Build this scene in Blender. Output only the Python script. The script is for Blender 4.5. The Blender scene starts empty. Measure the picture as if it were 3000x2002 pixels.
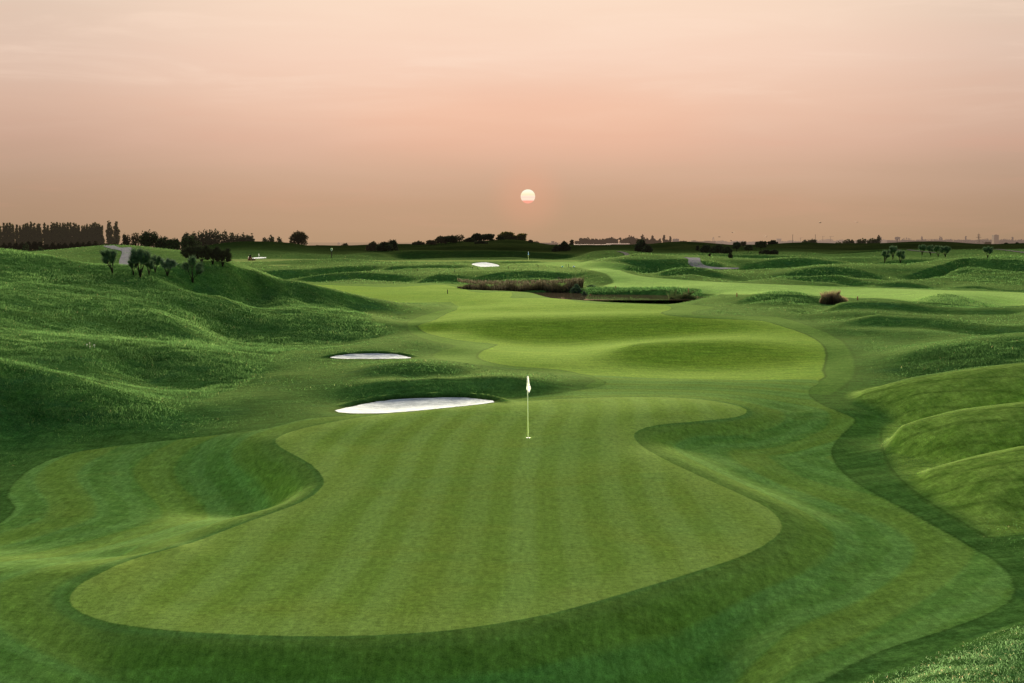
import bpy, math, random
import numpy as np
from mathutils import Vector, Matrix

rng = np.random.default_rng(7)
random.seed(7)
SC = bpy.context.scene
COL = SC.collection

# ------------------------------------------------------------------ camera
F, CX, CY, HZ, HC = 3556.0, 1175.0, 784.0, 556.0, 6.7      # survey picture 2350 x 1568
PITCH = math.atan((CY - HZ) / F)
cp, sp = math.cos(PITCH), math.sin(PITCH)
cd = bpy.data.cameras.new("camera")
cam = bpy.data.objects.new("camera", cd)
COL.objects.link(cam)
cam.location = (0, 0, HC)
cam.rotation_euler = (math.pi / 2 - PITCH, 0, 0)
cd.sensor_width = 36.0
cd.lens = 36.0 * F / 2350.0
cd.clip_start, cd.clip_end = 0.1, 60000
SC.camera = cam


def zof(v, d):
    """height of the point seen at row v at ground distance d"""
    b = (CY - v) / F
    return HC + d * (b * cp - sp) / (cp + b * sp)


def xof(u, v, d):
    b = (CY - v) / F
    return d * ((u - CX) / F) / (cp + b * sp)


def pt(u, v, d):
    return Vector((xof(u, v, d), d, zof(v, d)))


def vproj(x, y, z):
    zz = z - HC
    dep = y * cp - zz * sp
    return CX + F * x / dep, CY - F * (zz * cp + y * sp) / dep


# ------------------------------------------------------------------ terrain
CTRL = []          # (u, d, z)


def P(*pts):
    """polyline of survey points (u, v, d), densified"""
    pts = list(pts)
    for i, (u, v, d) in enumerate(pts):
        CTRL.append((u, d, zof(v, d)))
        if i + 1 < len(pts):
            u2, v2, d2 = pts[i + 1]
            n = int(abs(u2 - u) // 110)
            for k in range(1, n + 1):
                t = k / (n + 1)
                dd = d + (d2 - d) * t
                CTRL.append((u + (u2 - u) * t, dd, zof(v + (v2 - v) * t, dd)))


def Z(z, *pts):
    """points (u, v) at a known height z"""
    for u, v in pts:
        b = (CY - v) / F
        d = (z - HC) * (cp + b * sp) / (b * cp - sp)
        CTRL.append((u, d, z))


def D(z, *pts):
    """points (u, d) at a known height z"""
    for u, d in pts:
        CTRL.append((u, d, z))


# under and before the camera
D(5.0, (-1500, 2), (-300, 2), (1175, 2), (2650, 2), (4000, 2))
D(3.3, (-300, 8), (500, 8), (1175, 8), (1900, 8), (2650, 8))
D(0.9, (-300, 15), (500, 15), (1175, 15), (1900, 15.5))
D(1.6, (2350, 15), (2650, 15))
D(-0.6, (0, 21), (600, 21), (1175, 21))
# front bank
Z(-0.2, (0, 1500)); Z(-0.35, (0, 1568), (-300, 1568))
Z(-0.12, (300, 1500), (600, 1520), (900, 1520)); Z(-0.2, (400, 1590), (800, 1590), (1175, 1590))
Z(-0.2, (1500, 1520), (1700, 1500), (1900, 1480), (2100, 1420))
Z(-0.2, (1500, 1600), (1800, 1560), (2100, 1350), (2250, 1330), (1900, 1400), (1900, 1300))
Z(-0.15, (2320, 1370), (2320, 1300))
Z(0.0, (2350, 1430)); Z(0.45, (2350, 1568), (2200, 1568)); Z(0.75, (2600, 1500)); Z(-0.1, (2000, 1568), (2200, 1480))
# the green
Z(0.0, (163, 1382), (320, 1432), (450, 1446), (600, 1455), (750, 1458), (900, 1453), (1060, 1440), (1250, 1408),
  (1400, 1368), (1550, 1323), (1690, 1280), (1785, 1220), (1780, 1190), (1700, 1137), (1600, 1092), (1500, 1045),
  (1460, 1003), (563, 1200), (693, 1152), (735, 1112), (433, 1248), (303, 1285))
Z(0.0, (800, 1380), (1200, 1350), (1000, 1310), (1200, 1260), (900, 1250), (1500, 1250), (1350, 1250), (1200, 1150), (1050, 1180), (920, 1100), (1500, 1150), (1350, 1150), (600, 1330),
  (1211, 1004), (1350, 1050), (780, 1060), (790, 1115), (770, 1175), (700, 1210), (640, 1240), (500, 1300), (560, 1380), (400, 1360), (700, 1330), (830, 1180), (1650, 1200), (1050, 1400), (1350, 1350), (1500, 1310), (760, 1020), (850, 1040), (1050, 1050))
Z(0.12, (632, 1012), (700, 984), (800, 963), (1000, 937))
Z(0.06, (1130, 925), (1300, 914), (1500, 911), (1700, 935), (1600, 966), (1500, 975), (900, 990), (1100, 960))
# left basin and its ridge
Z(0.09, (-250, 1440), (0, 1380), (120, 1345), (250, 1300), (400, 1255))
Z(-0.5, (500, 1120)); Z(-0.6, (350, 1215), (200, 1260))
Z(-0.8, (400, 1130), (300, 1150), (150, 1200), (0, 1250), (0, 1130), (-250, 1200))
Z(-0.7, (450, 1090), (100, 1060), (-200, 1050)); Z(-0.6, (300, 1060))
Z(-0.38, (450, 1035)); Z(-0.05, (560, 1008))
Z(0.1, (660, 990))
# right hollow and mounds
Z(-0.3, (1600, 1030), (1700, 1060), (1560, 1020)); Z(-0.4, (1800, 1100), (1750, 1010), (1850, 1030))
Z(-0.28, (1900, 1160), (2000, 1220)); Z(-0.1, (1880, 960), (1800, 940)); Z(0.0, (1860, 900), (1750, 895), (1600, 895))
Z(-0.3, (1980, 1060), (2060, 1160), (2200, 1260)); Z(-0.25, (1990, 985), (2005, 1010), (1965, 1010), (2020, 960), (2150, 1200), (2280, 1250))
Z(-0.05, (2000, 935)); Z(-0.15, (2060, 1105))
D(-0.12, (2000, 61), (2150, 57), (2350, 57), (2600, 57), (2150, 48), (2350, 48), (2600, 48), (2200, 43), (2350, 43), (2600, 43), (2100, 64), (2350, 65), (2600, 65), (2050, 52), (2250, 52), (2500, 52))
Z(-0.12, (2080, 1100), (2200, 1165), (2350, 1205), (2600, 1250))
# left hills: toe
Z(-0.3, (0, 992), (200, 992), (-300, 1000)); Z(-0.2, (420, 972)); Z(-0.05, (600, 955)); Z(0.0, (700, 940), (700, 900), (600, 910))
P((-500, 770, 62), (-150, 802, 62), (0, 842, 62.5), (200, 886, 62), (330, 917, 62), (420, 946, 61.5))
P((-150, 850, 71), (0, 845, 71), (200, 878, 70), (330, 895, 70))
P((-500, 690, 84), (-150, 760, 82), (0, 790, 79), (200, 812, 79))
P((-500, 620, 105), (-150, 665, 103), (0, 690, 101), (200, 700, 104), (380, 730, 104))
P((-500, 570, 122), (-150, 605, 122), (0, 622, 120), (200, 645, 121), (380, 660, 122), (500, 680, 124))
P((-700, 530, 138), (-150, 556, 136), (0, 570, 135), (60, 576, 134), (130, 591, 132), (200, 604, 130), (300, 611, 130),
  (400, 606, 135), (530, 609, 138), (600, 630, 140), (700, 652, 142), (820, 679, 146), (950, 699, 155), (1060, 704, 163))
for (u_, v_, d_) in ((-150, 556, 136), (0, 570, 135), (60, 576, 134), (130, 591, 132), (200, 604, 130), (300, 611, 130), (400, 606, 135), (530, 609, 138), (600, 630, 140), (700, 652, 142), (820, 679, 146)):
    D(zof(v_, d_) - 0.12, (u_, d_ + 4.5)); D(zof(v_, d_) - 0.75, (u_, d_ + 12))
P((130, 765, 90), (250, 778, 87), (330, 790, 85.5), (420, 806, 84), (520, 828, 82.5), (600, 853, 81))
P((330, 870, 78), (450, 876, 77), (550, 880, 75.5))
P((300, 770, 97), (400, 788, 95), (520, 797, 96), (620, 806, 95))
Z(0.0, (700, 815), (650, 860), (720, 850))
P((470, 700, 127), (560, 703, 125), (650, 711, 124), (750, 725, 122), (850, 742, 120), (910, 757, 118))
P((520, 768, 112), (600, 785, 110), (700, 793, 108), (800, 790, 109), (880, 775, 111))
P((560, 690, 134), (650, 694, 134), (750, 706, 134), (850, 722, 133), (950, 737, 131))
P((600, 668, 138), (700, 690, 138), (800, 705, 140))
Z(0.0, (1000, 760), (950, 770), (1060, 800), (1000, 725), (1080, 715))
# behind the green
P((760, 895, 69.8), (864, 877, 70.2), (1000, 867, 70.8), (1172, 867, 71.5), (1280, 878, 71.8), (1340, 893, 70.5))
P((830, 917, 66.8), (960, 908, 67), (1090, 907, 67.5), (1200, 908, 67.5))
P((860, 868, 74), (950, 870, 73.6), (1040, 866, 74.5))
P((780, 857, 78), (860, 841, 78.5), (950, 834, 79), (1050, 838, 80), (1130, 850, 80))
Z(-0.05, (1200, 852), (1300, 855), (700, 835), (850, 829))
P((740, 806, 95), (850, 800, 95.5), (960, 804, 96))
Z(-0.05, (1040, 815), (850, 782))
# fairway
Z(0.0, (1400, 870), (1600, 872), (1800, 872), (1250, 835), (1150, 815))
P((1400, 838, 86), (1550, 836, 88.3), (1700, 834, 88.8), (1830, 832, 88.6))
P((1380, 806, 95.5), (1450, 792, 95.5), (1550, 785, 96.5), (1700, 785, 97), (1850, 795, 97))
P((1060, 770, 112), (1150, 776, 113), (1300, 777, 113.5), (1480, 772, 114), (1600, 762, 116), (1750, 764, 113))
P((1000, 742, 121), (1150, 737, 121), (1300, 735, 122), (1485, 728, 123.5), (1620, 731, 123), (1720, 737, 122))
P((1050, 722, 138), (1300, 716, 143), (1500, 713, 146))
P((1080, 706, 151), (1300, 702, 154), (1450, 699, 157))
P((1130, 688, 174), (1250, 683.5, 181), (1400, 694, 168), (1520, 699, 163))
P((760, 672, 205), (900, 678, 192), (1050, 684, 180))
P((700, 656, 238), (850, 660, 228), (1000, 654, 238), (1050, 662, 222))
Z(0.0, (780, 690), (900, 695), (1600, 705), (1560, 700))
# pond basin
D(-1.3, (1350, 210), (1430, 208), (1520, 206), (1580, 206))
P((1060, 666, 212), (1120, 668, 211), (1175, 668.5, 210), (1215, 673, 205))
D(-0.25, (1060, 216), (1640, 200))
D(-0.5, (1150, 236), (1300, 236), (1080, 232))
P((1340, 664, 222), (1450, 665, 220), (1560, 668, 215), (1640, 678, 198))
Z(0.05, (1390, 656), (1500, 660), (1640, 668), (1800, 672), (2000, 680), (2350, 694))
Z(0.05, (1480, 640), (1700, 650), (1900, 657), (2100, 664), (2350, 673), (2700, 690), (2000, 668))
# right of the fairway
P((1690, 690, 172), (1740, 674, 173), (1790, 669, 173), (1850, 676, 173), (1900, 690, 172))
Z(0.05, (1700, 704), (1800, 706), (1900, 712))
P((1820, 708, 152), (1918, 698, 151), (2002, 690, 150), (2090, 695, 149), (2190, 706, 148), (2350, 705, 146), (2600, 700, 146))
P((1850, 735, 133), (1980, 735, 131), (2150, 738, 129), (2350, 735, 129))
P((1920, 738, 124), (2010, 722, 124), (2130, 727, 122), (2290, 748, 116), (2500, 745, 116))
P((1950, 790, 101), (2080, 790, 101), (2200, 775, 103), (2350, 768, 103))
Z(0.05, (1960, 840), (1960, 880), (1990, 770), (1960, 815))
P((2030, 828, 84), (2100, 808, 84.5), (2200, 788, 85), (2350, 772, 85), (2600, 760, 85))
P((2100, 862, 77), (2200, 855, 76), (2350, 850, 75))
Z(0.05, (2040, 872))
P((2090, 694, 171), (2130, 681, 171), (2175, 675.5, 171), (2230, 687, 170), (2290, 702, 168))
P((2100, 706, 160), (2200, 706, 160), (2300, 710, 158))
# beyond the pond, middle
P((1050, 648, 252), (1180, 650, 250), (1300, 648, 252))
P((960, 640, 262), (1010, 628, 266), (1060, 632, 264))
P((1090, 636, 262), (1160, 622, 272), (1240, 621, 274), (1320, 628, 268))
P((1000, 621, 296), (1150, 614, 305), (1300, 613, 305))
P((870, 610, 316), (1000, 607, 326), (1080, 608, 326), (1150, 606, 330), (1300, 604, 334), (1400, 602, 334))
P((870, 599.5, 350), (1000, 598.5, 356), (1100, 598, 358), (1212, 597.5, 360), (1320, 598, 360))
P((880, 596, 378), (1000, 595, 384), (1150, 594, 386), (1300, 594, 386))
P((900, 584, 408), (1000, 580, 412), (1090, 576, 416), (1180, 577, 416), (1260, 582, 412), (1330, 586, 408))
P((930, 583, 440), (1080, 580, 440), (1250, 580, 440))
P((1000, 571, 470), (1100, 566, 474), (1200, 570, 470), (1300, 575, 466))
P((900, 565, 500), (1000, 563, 510), (1060, 556, 520), (1130, 552, 530), (1200, 554, 530), (1270, 563, 520), (1330, 564, 515), (1400, 566, 520))
P((1330, 576, 430), (1400, 573, 430), (1500, 575, 430))
# beyond, left
P((560, 641, 270), (700, 646, 262), (850, 648, 256), (960, 652, 246))
P((600, 628, 286), (700, 620, 296), (790, 612, 306), (870, 606, 314))
P((700, 635, 280), (820, 627, 288), (950, 634, 272))
P((560, 615, 300), (640, 610, 312), (760, 604, 325))
P((530, 600, 330), (640, 599, 335), (760, 598, 338))
P((530, 595, 356), (600, 594, 360), (700, 593, 362), (800, 592, 365))
P((530, 590, 372), (620, 589, 374), (720, 588, 376), (820, 588, 382))
P((430, 575, 440), (520, 560, 440), (600, 554, 445), (700, 561, 445), (760, 570, 450), (830, 570, 460))
P((800, 566, 500), (900, 562, 510))
P((780, 590, 390), (860, 582, 400), (930, 576, 420))
P((-600, 575, 165), (0, 584, 165), (300, 622, 160), (500, 622, 168), (700, 664, 165))
P((-400, 590, 195), (60, 588, 195), (130, 580, 205), (200, 567, 214), (240, 563, 218), (330, 567, 220), (420, 578, 215), (520, 594, 205))
P((230, 606, 182), (300, 608, 180), (400, 608, 180))
D(2.0, (-600, 300), (0, 300), (250, 300), (400, 300)); D(0.4, (-600, 480), (-200, 480), (100, 480), (300, 480))
# beyond, right
P((1340, 622, 268), (1420, 636, 250), (1440, 640, 248))
P((1350, 603, 300), (1380, 612, 288))
P((1440, 622, 268), (1500, 634, 254), (1600, 640, 248), (1700, 646, 246))
P((1420, 608, 290), (1480, 597, 300), (1560, 592, 306), (1640, 600, 300))
P((1490, 632, 262), (1540, 622, 264), (1590, 618, 266), (1640, 626, 262))
P((1660, 626, 268), (1580, 608, 290))
P((1700, 645, 248), (1790, 636, 250), (1870, 632, 250), (1915, 633, 250), (1990, 645, 244))
P((1800, 646, 256), (1920, 640, 262), (2000, 640, 262))
P((1795, 636, 266), (1850, 622, 270), (1903, 616, 274), (1975, 623, 272), (2050, 640, 262))
P((1650, 617, 290), (1750, 618, 290), (1830, 612, 300))
P((1690, 606, 306), (1770, 598, 312), (1850, 594, 316), (1940, 602, 312))
P((2016, 652, 240), (2070, 647, 241), (2113, 653, 240), (2150, 661, 236))
P((2163, 661, 230), (2237, 655, 231), (2300, 665, 228), (2500, 670, 228))
P((2060, 640, 268), (2160, 642, 260), (2300, 650, 252))
P((2082, 634, 272), (2137, 619, 284), (2185, 601, 300), (2216, 596, 306), (2300, 600, 300), (2450, 600, 296))
P((2180, 636, 272), (2250, 622, 278), (2350, 625, 276), (2500, 625, 276))
P((1970, 610, 320), (2050, 603, 330), (2130, 596, 335))
P((1980, 590, 350), (2120, 583, 360), (2350, 580, 360), (2600, 580, 360))
P((1900, 580, 400), (2050, 574, 410), (2200, 570, 410), (2350, 570, 410), (2600, 570, 410))
P((1900, 568, 480), (2000, 561, 480), (2063, 556, 482), (2132, 561, 482), (2163, 558, 490), (2237, 562, 490), (2312, 558, 490), (2600, 556, 490))
P((1410, 590, 330), (1500, 584, 350), (1580, 584, 360), (1700, 586, 360), (1800, 588, 350))
P((1350, 578, 400), (1450, 575, 410), (1550, 580, 395), (1700, 576, 410), (1830, 576, 410))
P((1300, 567, 480), (1400, 563, 490), (1470, 562, 490), (1530, 556, 500), (1600, 556, 500), (1660, 560, 500), (1720, 566, 500), (1800, 560, 500), (1850, 559, 500), (1900, 563, 500))
D(3.0, (-600, 620), (300, 620)); D(2.0, (500, 620), (700, 640), (900, 660), (1300, 660), (1700, 660), (2100, 650), (2700, 650))

C = np.array(CTRL, float)


def tps_xy(u, d):
    return np.stack([u / 400.0, 4.0 * np.log(np.maximum(d, 1.0))], -1)


cxy = tps_xy(C[:, 0], C[:, 1])
# drop near-duplicates
keep = []
for i in range(len(cxy)):
    if all(np.hypot(*(cxy[i] - cxy[j])) > 0.028 for j in keep):
        keep.append(i)
C, cxy = C[keep], cxy[keep]


def U(r2):
    return r2 * np.log(r2 + 1e-12)


n = len(cxy)
K = U(((cxy[:, None] - cxy[None]) ** 2).sum(-1)) + np.eye(n) * 2e-3
Pm = np.concatenate([np.ones((n, 1)), cxy], 1)
A = np.zeros((n + 3, n + 3)); A[:n, :n] = K; A[:n, n:] = Pm; A[n:, :n] = Pm.T
W = np.linalg.solve(A, np.concatenate([C[:, 2], np.zeros(3)]))


def tps(u, d):
    u, d = np.broadcast_arrays(u, d)
    q = tps_xy(u.ravel(), d.ravel())
    out = np.empty(len(q))
    cc = (cxy ** 2).sum(1)[None]
    for s in range(0, len(q), 1500):
        b = q[s:s + 1500]
        r2 = b @ (-2 * cxy.T)
        r2 += cc; r2 += (b ** 2).sum(1)[:, None]
        np.maximum(r2, 1e-12, out=r2)
        lg = np.log(r2); lg *= r2
        out[s:s + 1500] = lg @ W[:n] + W[n] + b @ W[n + 1:]
    return out.reshape(u.shape)


# grid: columns of constant bearing, rows of constant distance
ucols = np.unique(np.concatenate([np.linspace(-14000, -900, 30), np.linspace(-900, -80, 70), np.arange(-80, 2431, 3.0),
                                  np.linspace(2430, 3300, 70), np.linspace(3300, 16000, 30)]))
rows = [2.0]
while rows[-1] < 690:
    d = rows[-1]
    step = min(1.5 * d * d / (F * HC), 0.006 * d) if d > 22 else 0.3 + 0.0 * d
    if d < 22:
        step = 0.35
    rows.append(d + step)
rows = np.array(rows)
AB = (ucols - CX) / F                    # x / y of every column
Uc = np.clip(ucols, -700, 3000)
Hgt = tps(Uc[None, :] + 0 * rows[:, None], rows[:, None] + 0 * Uc[None, :])


def sstep(a, b, x):
    t = np.clip((x - a) / (b - a), 0, 1)
    return t * t * (3 - 2 * t)


# gentle large and small unevenness of the ground, more of it in the rough
def vnoise(x, y, seed):
    r = np.random.default_rng(seed)
    tab = r.random((256, 256))
    xi, yi = np.floor(x).astype(int), np.floor(y).astype(int)
    fx, fy = x - xi, y - yi
    fx, fy = fx * fx * (3 - 2 * fx), fy * fy * (3 - 2 * fy)
    g = lambda a, b: tab[a & 255, b & 255]
    return ((g(xi, yi) * (1 - fx) + g(xi + 1, yi) * fx) * (1 - fy) + (g(xi, yi + 1) * (1 - fx) + g(xi + 1, yi + 1) * fx) * fy) * 2 - 1


XX = AB[None, :] * rows[:, None]
YY = rows[:, None] + 0 * XX


def hump(pts, wf, wb, sharp=1.0):
    """long rounded mound whose crest runs through the survey points (u, v, d)"""
    p = np.array(pts, float)
    uc = np.clip(ucols, p[0, 0] - 60, p[-1, 0])
    dc = np.interp(uc, p[:, 0], p[:, 2]); vc = np.interp(uc, p[:, 0], p[:, 1])
    for _ in range(14):
        vc = np.concatenate([vc[:1], (vc[:-2] + 2 * vc[1:-1] + vc[2:]) / 4, vc[-1:]])
    zc = zof(vc, dc)
    i = np.clip(np.searchsorted(rows, dc), 1, len(rows) - 1)
    z0 = Hgt[i, np.arange(len(ucols))]
    amp = np.where(ucols < p[0, 0] - 60, 0, np.maximum(zc - z0, 0)) * sstep(p[0, 0] - 8, p[0, 0] + 45, ucols)
    wfu = wf * (0.45 + 0.55 * sstep(p[0, 0], p[0, 0] + 200, ucols)); wbu = wb * (0.45 + 0.55 * sstep(p[0, 0], p[0, 0] + 200, ucols))
    t = (YY - dc[None, :]) / np.where(YY < dc[None, :], wfu[None, :], wbu[None, :])
    return amp[None, :] * np.where(t < 0, np.clip(1 - np.abs(t) ** 2.7, 0, 1) ** 1.8, np.clip(1 - t * t, 0, 1) ** 1.7)


Hgt = Hgt + np.maximum.reduce([
    hump([(1948, 904, 66.8), (2020, 889, 66), (2100, 868, 65.3), (2230, 846, 64.8), (2350, 833, 64.3), (2600, 812, 64)], 8.0, 6.0),
    hump([(2032, 1000, 53.8), (2050, 982, 53.6), (2075, 971, 53.2), (2110, 961, 52.8), (2200, 943, 52.2), (2350, 924, 51.5), (2600, 905, 51)], 6.2, 5.0),
    hump([(2100, 1092, 44.6), (2150, 1074, 44.6), (2220, 1058, 44.4), (2350, 1028, 44.0), (2600, 1000, 43.6)], 6.6, 4.4)])
BASE = Hgt.copy()


def ray_hit(u, v, dmin=3.0, dmax=660.0):
    """first ground point seen at pixel (u, v) between two distances (grazing point when it misses)"""
    b = (CY - v) / F
    ab = ((u - CX) / F) / (cp + b * sp)
    j = np.clip(np.searchsorted(AB, ab) - 1, 0, len(AB) - 2)
    t = (ab - AB[j]) / (AB[j + 1] - AB[j])
    h = Hgt[:, j] * (1 - t) + Hgt[:, j + 1] * t
    ray = HC + rows * (b * cp - sp) / (cp + b * sp)
    m = (rows >= dmin) & (rows <= dmax)
    df = np.where(m, ray - h, 1e9)
    hit = np.where(m & (df <= 0))[0]
    if len(hit) and hit[0] > 0 and df[hit[0] - 1] < 1e8:
        i = hit[0]
        a0, a1 = df[i - 1], df[i]
        d = rows[i - 1] + (rows[i] - rows[i - 1]) * a0 / (a0 - a1)
    elif len(hit):
        d = rows[hit[0]]
    else:
        d = rows[int(np.argmin(df))]
    return ab * d, d


def ground(x, y, H=None):
    """height of the finished ground at x, y (arrays)"""
    H = Hgt if H is None else H
    x = np.asarray(x, float); y = np.asarray(y, float)
    ab = x / y
    j = np.clip(np.searchsorted(AB, ab) - 1, 0, len(AB) - 2)
    i = np.clip(np.searchsorted(rows, y) - 1, 0, len(rows) - 2)
    t = np.clip((ab - AB[j]) / (AB[j + 1] - AB[j]), 0, 1); s = np.clip((y - rows[i]) / (rows[i + 1] - rows[i]), 0, 1)
    return (H[i, j] * (1 - t) + H[i, j + 1] * t) * (1 - s) + (H[i + 1, j] * (1 - t) + H[i + 1, j + 1] * t) * s


def spline(pts, closed=True, step=14.0):
    p = np.array(pts, float)
    m = len(p)
    out = []
    for i in range(m if closed else m - 1):
        p0, p1, p2, p3 = (p[(i - 1) % m], p[i], p[(i + 1) % m], p[(i + 2) % m]) if closed else (
            p[max(i - 1, 0)], p[i], p[i + 1], p[min(i + 2, m - 1)])
        k = max(2, int(np.hypot(*(p2 - p1)) / step))
        for t in np.arange(k) / k:
            out.append(0.5 * ((2 * p1) + (-p0 + p2) * t + (2 * p0 - 5 * p1 + 4 * p2 - p3) * t * t + (-p0 + 3 * p1 - 3 * p2 + p3) * t ** 3))
    if not closed:
        out.append(p[-1])
    return np.array(out)


def region(pts, dmin=3.0, dmax=660.0, step=24.0, floor=None):
    """outline drawn on the survey picture -> outline on the ground (x, y)"""
    return np.array([ray_hit(u, v, max(dmin, floor(u, v)) if floor else dmin, dmax) for u, v in spline(pts, True, step)])


def sdf(poly, x, y, reach=12.0):
    """signed distance (metres) to a ground outline, negative inside"""
    sh = x.shape
    x, y = x.ravel(), y.ravel()
    out = np.full(x.shape, float(reach))
    lo, hi = poly.min(0) - reach, poly.max(0) + reach
    sel = np.where((x > lo[0]) & (x < hi[0]) & (y > lo[1]) & (y < hi[1]))[0]
    a, b = poly.astype(np.float32), np.roll(poly, -1, 0).astype(np.float32)
    x, y = x.astype(np.float32), y.astype(np.float32)
    ex, ey = (b - a)[:, 0], (b - a)[:, 1]
    L = np.maximum(ex * ex + ey * ey, 1e-9)
    slope = ex / np.where(np.abs(ey) < 1e-9, 1e-9, ey)
    for s in range(0, len(sel), 1500):
        k = sel[s:s + 1500]
        qx, qy = x[k][:, None] - a[:, 0], y[k][:, None] - a[:, 1]
        t = (qx * ex + qy * ey) / L
        np.clip(t, 0, 1, out=t)
        dist = np.sqrt(((qx - t * ex) ** 2 + (qy - t * ey) ** 2).min(1))
        c = (qy < 0) != (b[:, 1] > y[k][:, None])
        ins = ((c & (qx < slope * qy)).sum(1) % 2) == 1
        out[k] = np.where(ins, -dist, np.minimum(dist, reach))
    return out.reshape(sh)


GREEN = region([(160, 1380), (172, 1352), (208, 1328), (303, 1284), (433, 1248), (563, 1200), (693, 1152), (735, 1122), (743, 1100), (715, 1066),
                (660, 1036), (632, 1016), (645, 1000), (700, 982), (800, 962), (900, 948), (1000, 936), (1130, 926), (1250, 918),
                (1400, 912), (1550, 913), (1640, 921), (1700, 934), (1714, 945), (1690, 957), (1600, 967), (1510, 975), (1465, 988),
                (1455, 1003), (1475, 1025), (1520, 1052), (1600, 1090), (1700, 1135), (1760, 1165), (1790, 1195), (1791, 1220),
                (1755, 1250), (1690, 1281), (1550, 1326), (1400, 1371), (1250, 1411), (1060, 1443), (900, 1456), (750, 1460),
                (600, 1458), (433, 1450), (330, 1440), (251, 1428), (185, 1405)], 20, 70)
# the drop from the green into the left hollow and down the front bank
sg_ = sdf(GREEN, XX, YY, 30)
hx, hy = ray_hit(640, 1105)
hollow = np.exp(-(((XX - hx) * 0.9 + (YY - hy) * 0.25) / 2.6) ** 2 - ((YY - hy) / 4.2) ** 2)
Hgt -= 0.88 * hollow * sstep(0.05, 2.1, sg_)
UU = CX + F * AB[None, :] + 0 * XX
front = sstep(60, 420, UU) * sstep(1880, 1450, UU) * sstep(36, 30, YY) * (YY < 36)
Hgt -= 1.95 * front * sstep(0.0, 4.4, sg_)
Hgt -= 0.20 * sstep(0.3, 2.5, sg_) * sstep(1450, 1600, UU) * sstep(2250, 1900, UU) * sstep(62, 56, YY)
FRINGE = region([(-300, 1300), (-60, 1225), (0, 1202), (37, 1165), (17, 1139), (56, 1087), (143, 1046), (260, 1025), (477, 1001), (610, 984), (700, 962), (783, 955),
                 (900, 942), (1000, 932), (1130, 923), (1213, 912), (1300, 900), (1375, 888), (1392, 876), (1360, 862), (1500, 868), (1700, 872), (1876, 872),
                 (1860, 890), (1856, 908), (1896, 934), (1946, 954), (1962, 968), (1930, 998), (1908, 1030), (1915, 1062), (1964, 1109), (2090, 1178), (2198, 1239),
                 (2285, 1291), (2322, 1334), (2322, 1369), (2285, 1400), (2177, 1443), (2068, 1477), (1960, 1521), (1873, 1570), (1700, 1660), (1300, 1700), (400, 1700), (-300, 1650)], 18, 82)
FAIR = region([(1053, 704), (1025, 720), (990, 738), (958, 748), (985, 766), (1040, 779), (1090, 785), (1143, 791), (1108, 806), (1098, 818), (1112, 828), (1172, 840),
               (1288, 849), (1360, 862), (1500, 870), (1700, 874), (1876, 875), (1886, 850), (1894, 815), (1884, 790), (1850, 768), (1790, 748), (1750, 737),
               (1690, 734), (1567, 728), (1516, 720), (1540, 709), (1526, 701), (1437, 698), (1370, 697), (1320, 692), (1287, 685), (1200, 684), (1170, 684),
               (1174, 671), (1100, 672), (1058, 664), (1018, 654), (900, 659), (820, 657), (690, 652), (640, 650), (700, 662), (820, 682), (940, 700)], 70, 260, 24, lambda u, v: 172 if u < 1036 and v < 703 else 0)
SEMI = region([(1040, 702), (1000, 716), (960, 728), (935, 745), (950, 768), (1000, 785), (1050, 794), (1010, 806), (995, 820), (1060, 832), (1180, 846), (1330, 862), (1370, 875), (1345, 885),
               (1400, 892), (1870, 905), (1905, 905), (1954, 868), (1958, 826), (1930, 782), (1870, 754), (1790, 729), (1690, 726), (1590, 722),
               (1600, 712), (1640, 706), (1560, 698), (1437, 694), (1340, 690), (1290, 680), (1190, 668), (1060, 656), (1010, 650), (820, 652), (640, 645), (700, 665), (850, 690)], 66, 262, 24, lambda u, v: 168 if u < 1036 and v < 700 else 0)
FAIR2 = region([(1352, 618), (1390, 616), (1425, 622), (1470, 634), (1560, 642), (1700, 650), (1900, 657), (2100, 664), (2350, 672), (2700, 690), (3000, 710), (3000, 760), (2700, 722), (2350, 701), (2290, 705),
                (2200, 699), (2100, 692), (2040, 686), (2000, 684), (1960, 684), (1800, 676), (1700, 676), (1640, 675), (1595, 672), (1608, 665), (1590, 662), (1500, 664), (1420, 660), (1385, 656), (1408, 650), (1404, 640), (1390, 628), (1365, 622)], 160, 300)
GREEN2 = region([(840, 598.5), (950, 597), (1100, 596.5), (1250, 596.5), (1345, 598.5), (1300, 601), (1150, 602), (1000, 602.5), (890, 602)], 320, 400)
APPR = region([(1300, 600), (1360, 601), (1420, 604), (1440, 612), (1420, 622), (1392, 620), (1352, 619), (1310, 612), (1240, 610), (1150, 606), (1250, 603)], 260, 380)
GREEN3 = region([(500, 596), (620, 594.5), (760, 595.5), (740, 598), (640, 600), (500, 602)], 320, 400)
STRIP3 = region([(608, 609), (650, 607.5), (668, 608.2), (660, 610), (625, 610.4)], 290, 345)
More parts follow.
